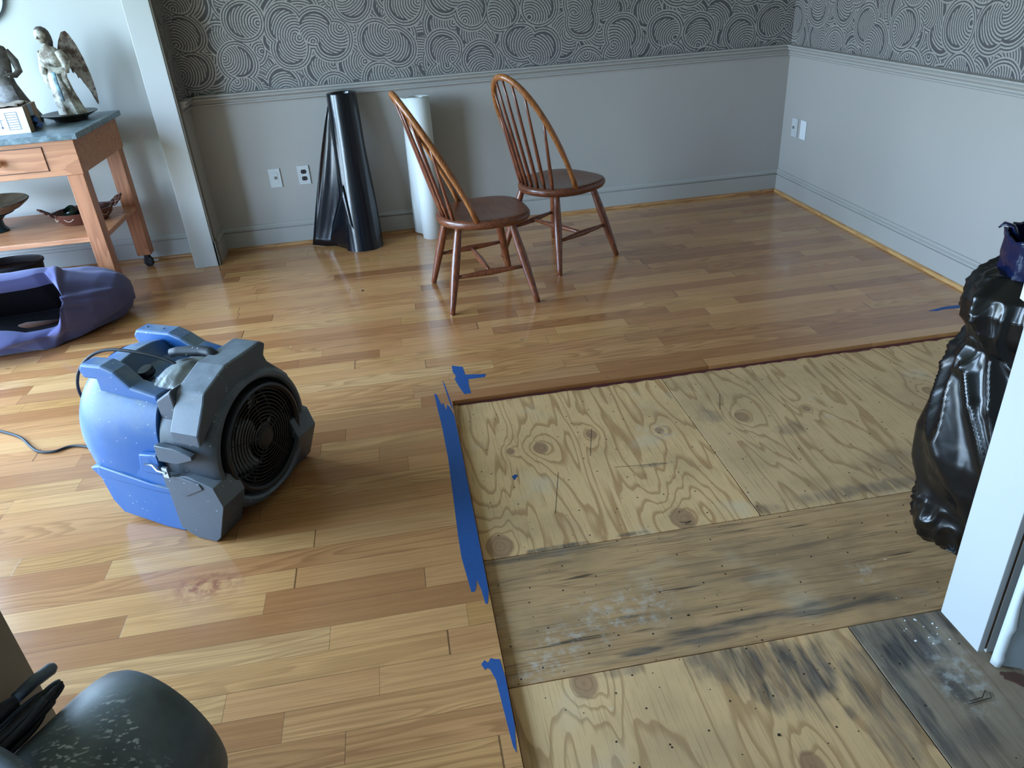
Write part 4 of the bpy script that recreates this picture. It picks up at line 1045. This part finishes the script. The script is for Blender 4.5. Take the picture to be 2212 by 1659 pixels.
# ------------------------------------------------------------------ black rubbish bag with a blue liner
bg_ = thing('rubbish_bag', 'tall full black rubbish bag standing behind the white door jamb', 'rubbish bag', (1.535, 1.460, ZT))
lv = [(-.0, .15), (.02, .175), (.06, .190), (.12, .195), (.18, .208), (.23, .226), (.31, .234), (.42, .216), (.50, .204), (.56, .189), (.61, .174), (.64, .186), (.67, .202), (.72, .209), (.76, .194), (.79, .165), (.80, .150)]
def bagbm(bm):
    rings = []; n = 220; fine = []
    for (z0, r0), (z1, r1) in zip(lv, lv[1:]):
        for k in range(10): fine.append((z0+(z1-z0)*k/10, r0+(r1-r0)*k/10))
    fine.append(lv[-1])
    for z, r_ in fine:
        ring = []
        for k in range(n):
            a = 2*math.pi*k/n; c = Vector((math.cos(a), math.sin(a), 0))
            d1 = noise.noise(Vector((c.x*1.6, c.y*1.6, z*3.2)))
            tw = a + z*2.6      # folds run diagonally up the bag
            n1 = noise.noise(Vector((math.cos(tw)*1.9, math.sin(tw)*1.9, z*2.2+4)))
            n2 = noise.noise(Vector((math.cos(a)*3.6, math.sin(a)*3.6, z*9)))
            rid = max(0, 1-abs(n1)*2.8); rid2 = max(0, 1-abs(n2)*3.2)
            kk = .12 + .88*min(1, max(0, abs(z-.32)-.12)/.12)
            low = 1.6 if z < .14 else 1
            rr = r_ - .012 + .010*d1 + .022*rid**1.5 + .012*kk*low*rid2**1.5 - .020*abs(n1)
            ring.append(Vector((c.x*rr, c.y*rr, z+.003)))
        rings.append(ring)
    loft(bm, rings)
make('bag_body', bagbm, 'bag', bg_, smooth=True)
make('bag_tail', lambda bm: tube(bm, [(-.09, -.08, .03), (-.13, -.06, .016), (-.165, -.045, .022)], [.03, .018, .003], 8, flat=.35), 'bag', bg_, smooth=True)
def liner(bm):
    n = 60; rings = []
    for j in range(22):
        h = j/21; z = .755+.140*h; ring = []
        for k in range(n):
            a = 2*math.pi*k/n; c = Vector((math.cos(a), math.sin(a)))
            r_ = .130 + .016*h + .018*noise.noise(Vector((c.x*2.5, c.y*2.5, z*9))) - .012*abs(noise.noise(Vector((c.x*7, c.y*7, z*18))))
            zz = z + h*.022*noise.noise(Vector((c.x*3, c.y*3, 8)))
            ring.append(Vector((c.x*r_, c.y*r_, zz)))
        rings.append(ring)
    loft(bm, rings, cap=False)
o = make('blue_liner', liner, 'bluebag', bg_, smooth=True); sd = o.modifiers.new('s', 'SOLIDIFY'); sd.thickness = .003; o['label'] = 'dark blue plastic liner sticking out of the bag'
o = make('liner_tip', lambda bm: tube(bm, [(-.100, .060, .875), (-.113, .070, .908), (-.127, .082, .913), (-.137, .087, .902)], [.022, .012, .010, .004], 8, flat=.4), 'bluebag', bg_, smooth=True)
pv = thing('paper_sheet', 'pale curved sheet standing in the top of the rubbish bag', 'paper', (1.535, 1.460, .745))
def curved(bm):
    rows = []
    for h in (-.01, .02, .05, .078):
        rows.append([Vector((.163*math.cos(a), .163*math.sin(a), .0+h)) for a in [R(197+62*k/12) for k in range(13)]])
    loft(bm, rows, cap=False, closed=False)
o = make('sheet', curved, 'rollw', pv, smooth=True); sd = o.modifiers.new('s', 'SOLIDIFY'); sd.thickness = .003

# ------------------------------------------------------------------ torn drywall by the right jamb
dw = thing('drywall_panel', 'torn grey drywall panel with ragged white paper edge at the right jamb', 'drywall', (1.24, 1.06, ZT))
def panel(bm):
    X = Vector((.90, -.44, 0)).normalized(); N = 60; hi = 2.3
    L2 = [Vector((0, 0, 0))+X*(.008*noise.noise(Vector((k*.31, 1, 0)))+.006) + Vector((0,0,hi*k/N+.008)) for k in range(N+1)]
    Rr = [Vector((0, 0, 0))+X*.30 + Vector((0,0,hi*k/N+.008)) for k in range(N+1)]
    loft(bm, [L2, Rr], cap=False, closed=False)
o = make('panel', panel, 'drywall', dw); sd = o.modifiers.new('s', 'SOLIDIFY'); sd.thickness = .012; sd.offset = -1
def torn(bm):
    X = Vector((.90, -.44, 0)).normalized(); Y = Vector((-.44, -.90, 0)).normalized(); N = 110; hi = 2.3; rows = []
    for q in range(4):
        rows.append([X*(-.006+ (.026+.016*noise.noise(Vector((k*.13, 3, 0)))+.010*noise.noise(Vector((k*.71, 5, 0))))*q/3) + Y*(.004+.014*math.sin(q/3*math.pi)*(1+noise.noise(Vector((k*.2, 9, 0))))) + Vector((0,0,hi*k/N+.004)) for k in range(N+1)])
    loft(bm, rows, cap=False, closed=False)
o = make('torn_paper_edge', torn, 'tornpaper', dw, smooth=True); sd = o.modifiers.new('s', 'SOLIDIFY'); sd.thickness = .0012
o = make('jamb_stud', B((JX+.018, JX+.03, JY0+.006, JY1-.01, ZT+.012, 2.3)), mat_wood('raw_stud', rgb(126, 94, 64), rgb(86, 62, 42), .8, 2)); o.name = 'wall_stud'; o['kind'] = 'structure'
random.seed(31)
def rusty(bm):
    poly = [(math.cos(2*math.pi*k/14)*(.030+.016*random.random()), math.sin(2*math.pi*k/14)*(.010+.010*random.random())) for k in range(14)]
    prism(bm, poly, (1.262, 1.005, ZT), (.8, -.6, 0), (.6, .8, 0), .003)
tag(make('debris_patch', rusty, 'inner'), 'rust brown debris flake at the foot of the torn drywall', 'debris')

# lawn outside the windows
struct('floor.002', B((XL-14, XR+10, YF-14, YB+14, -.5, -.4)), 'grass')
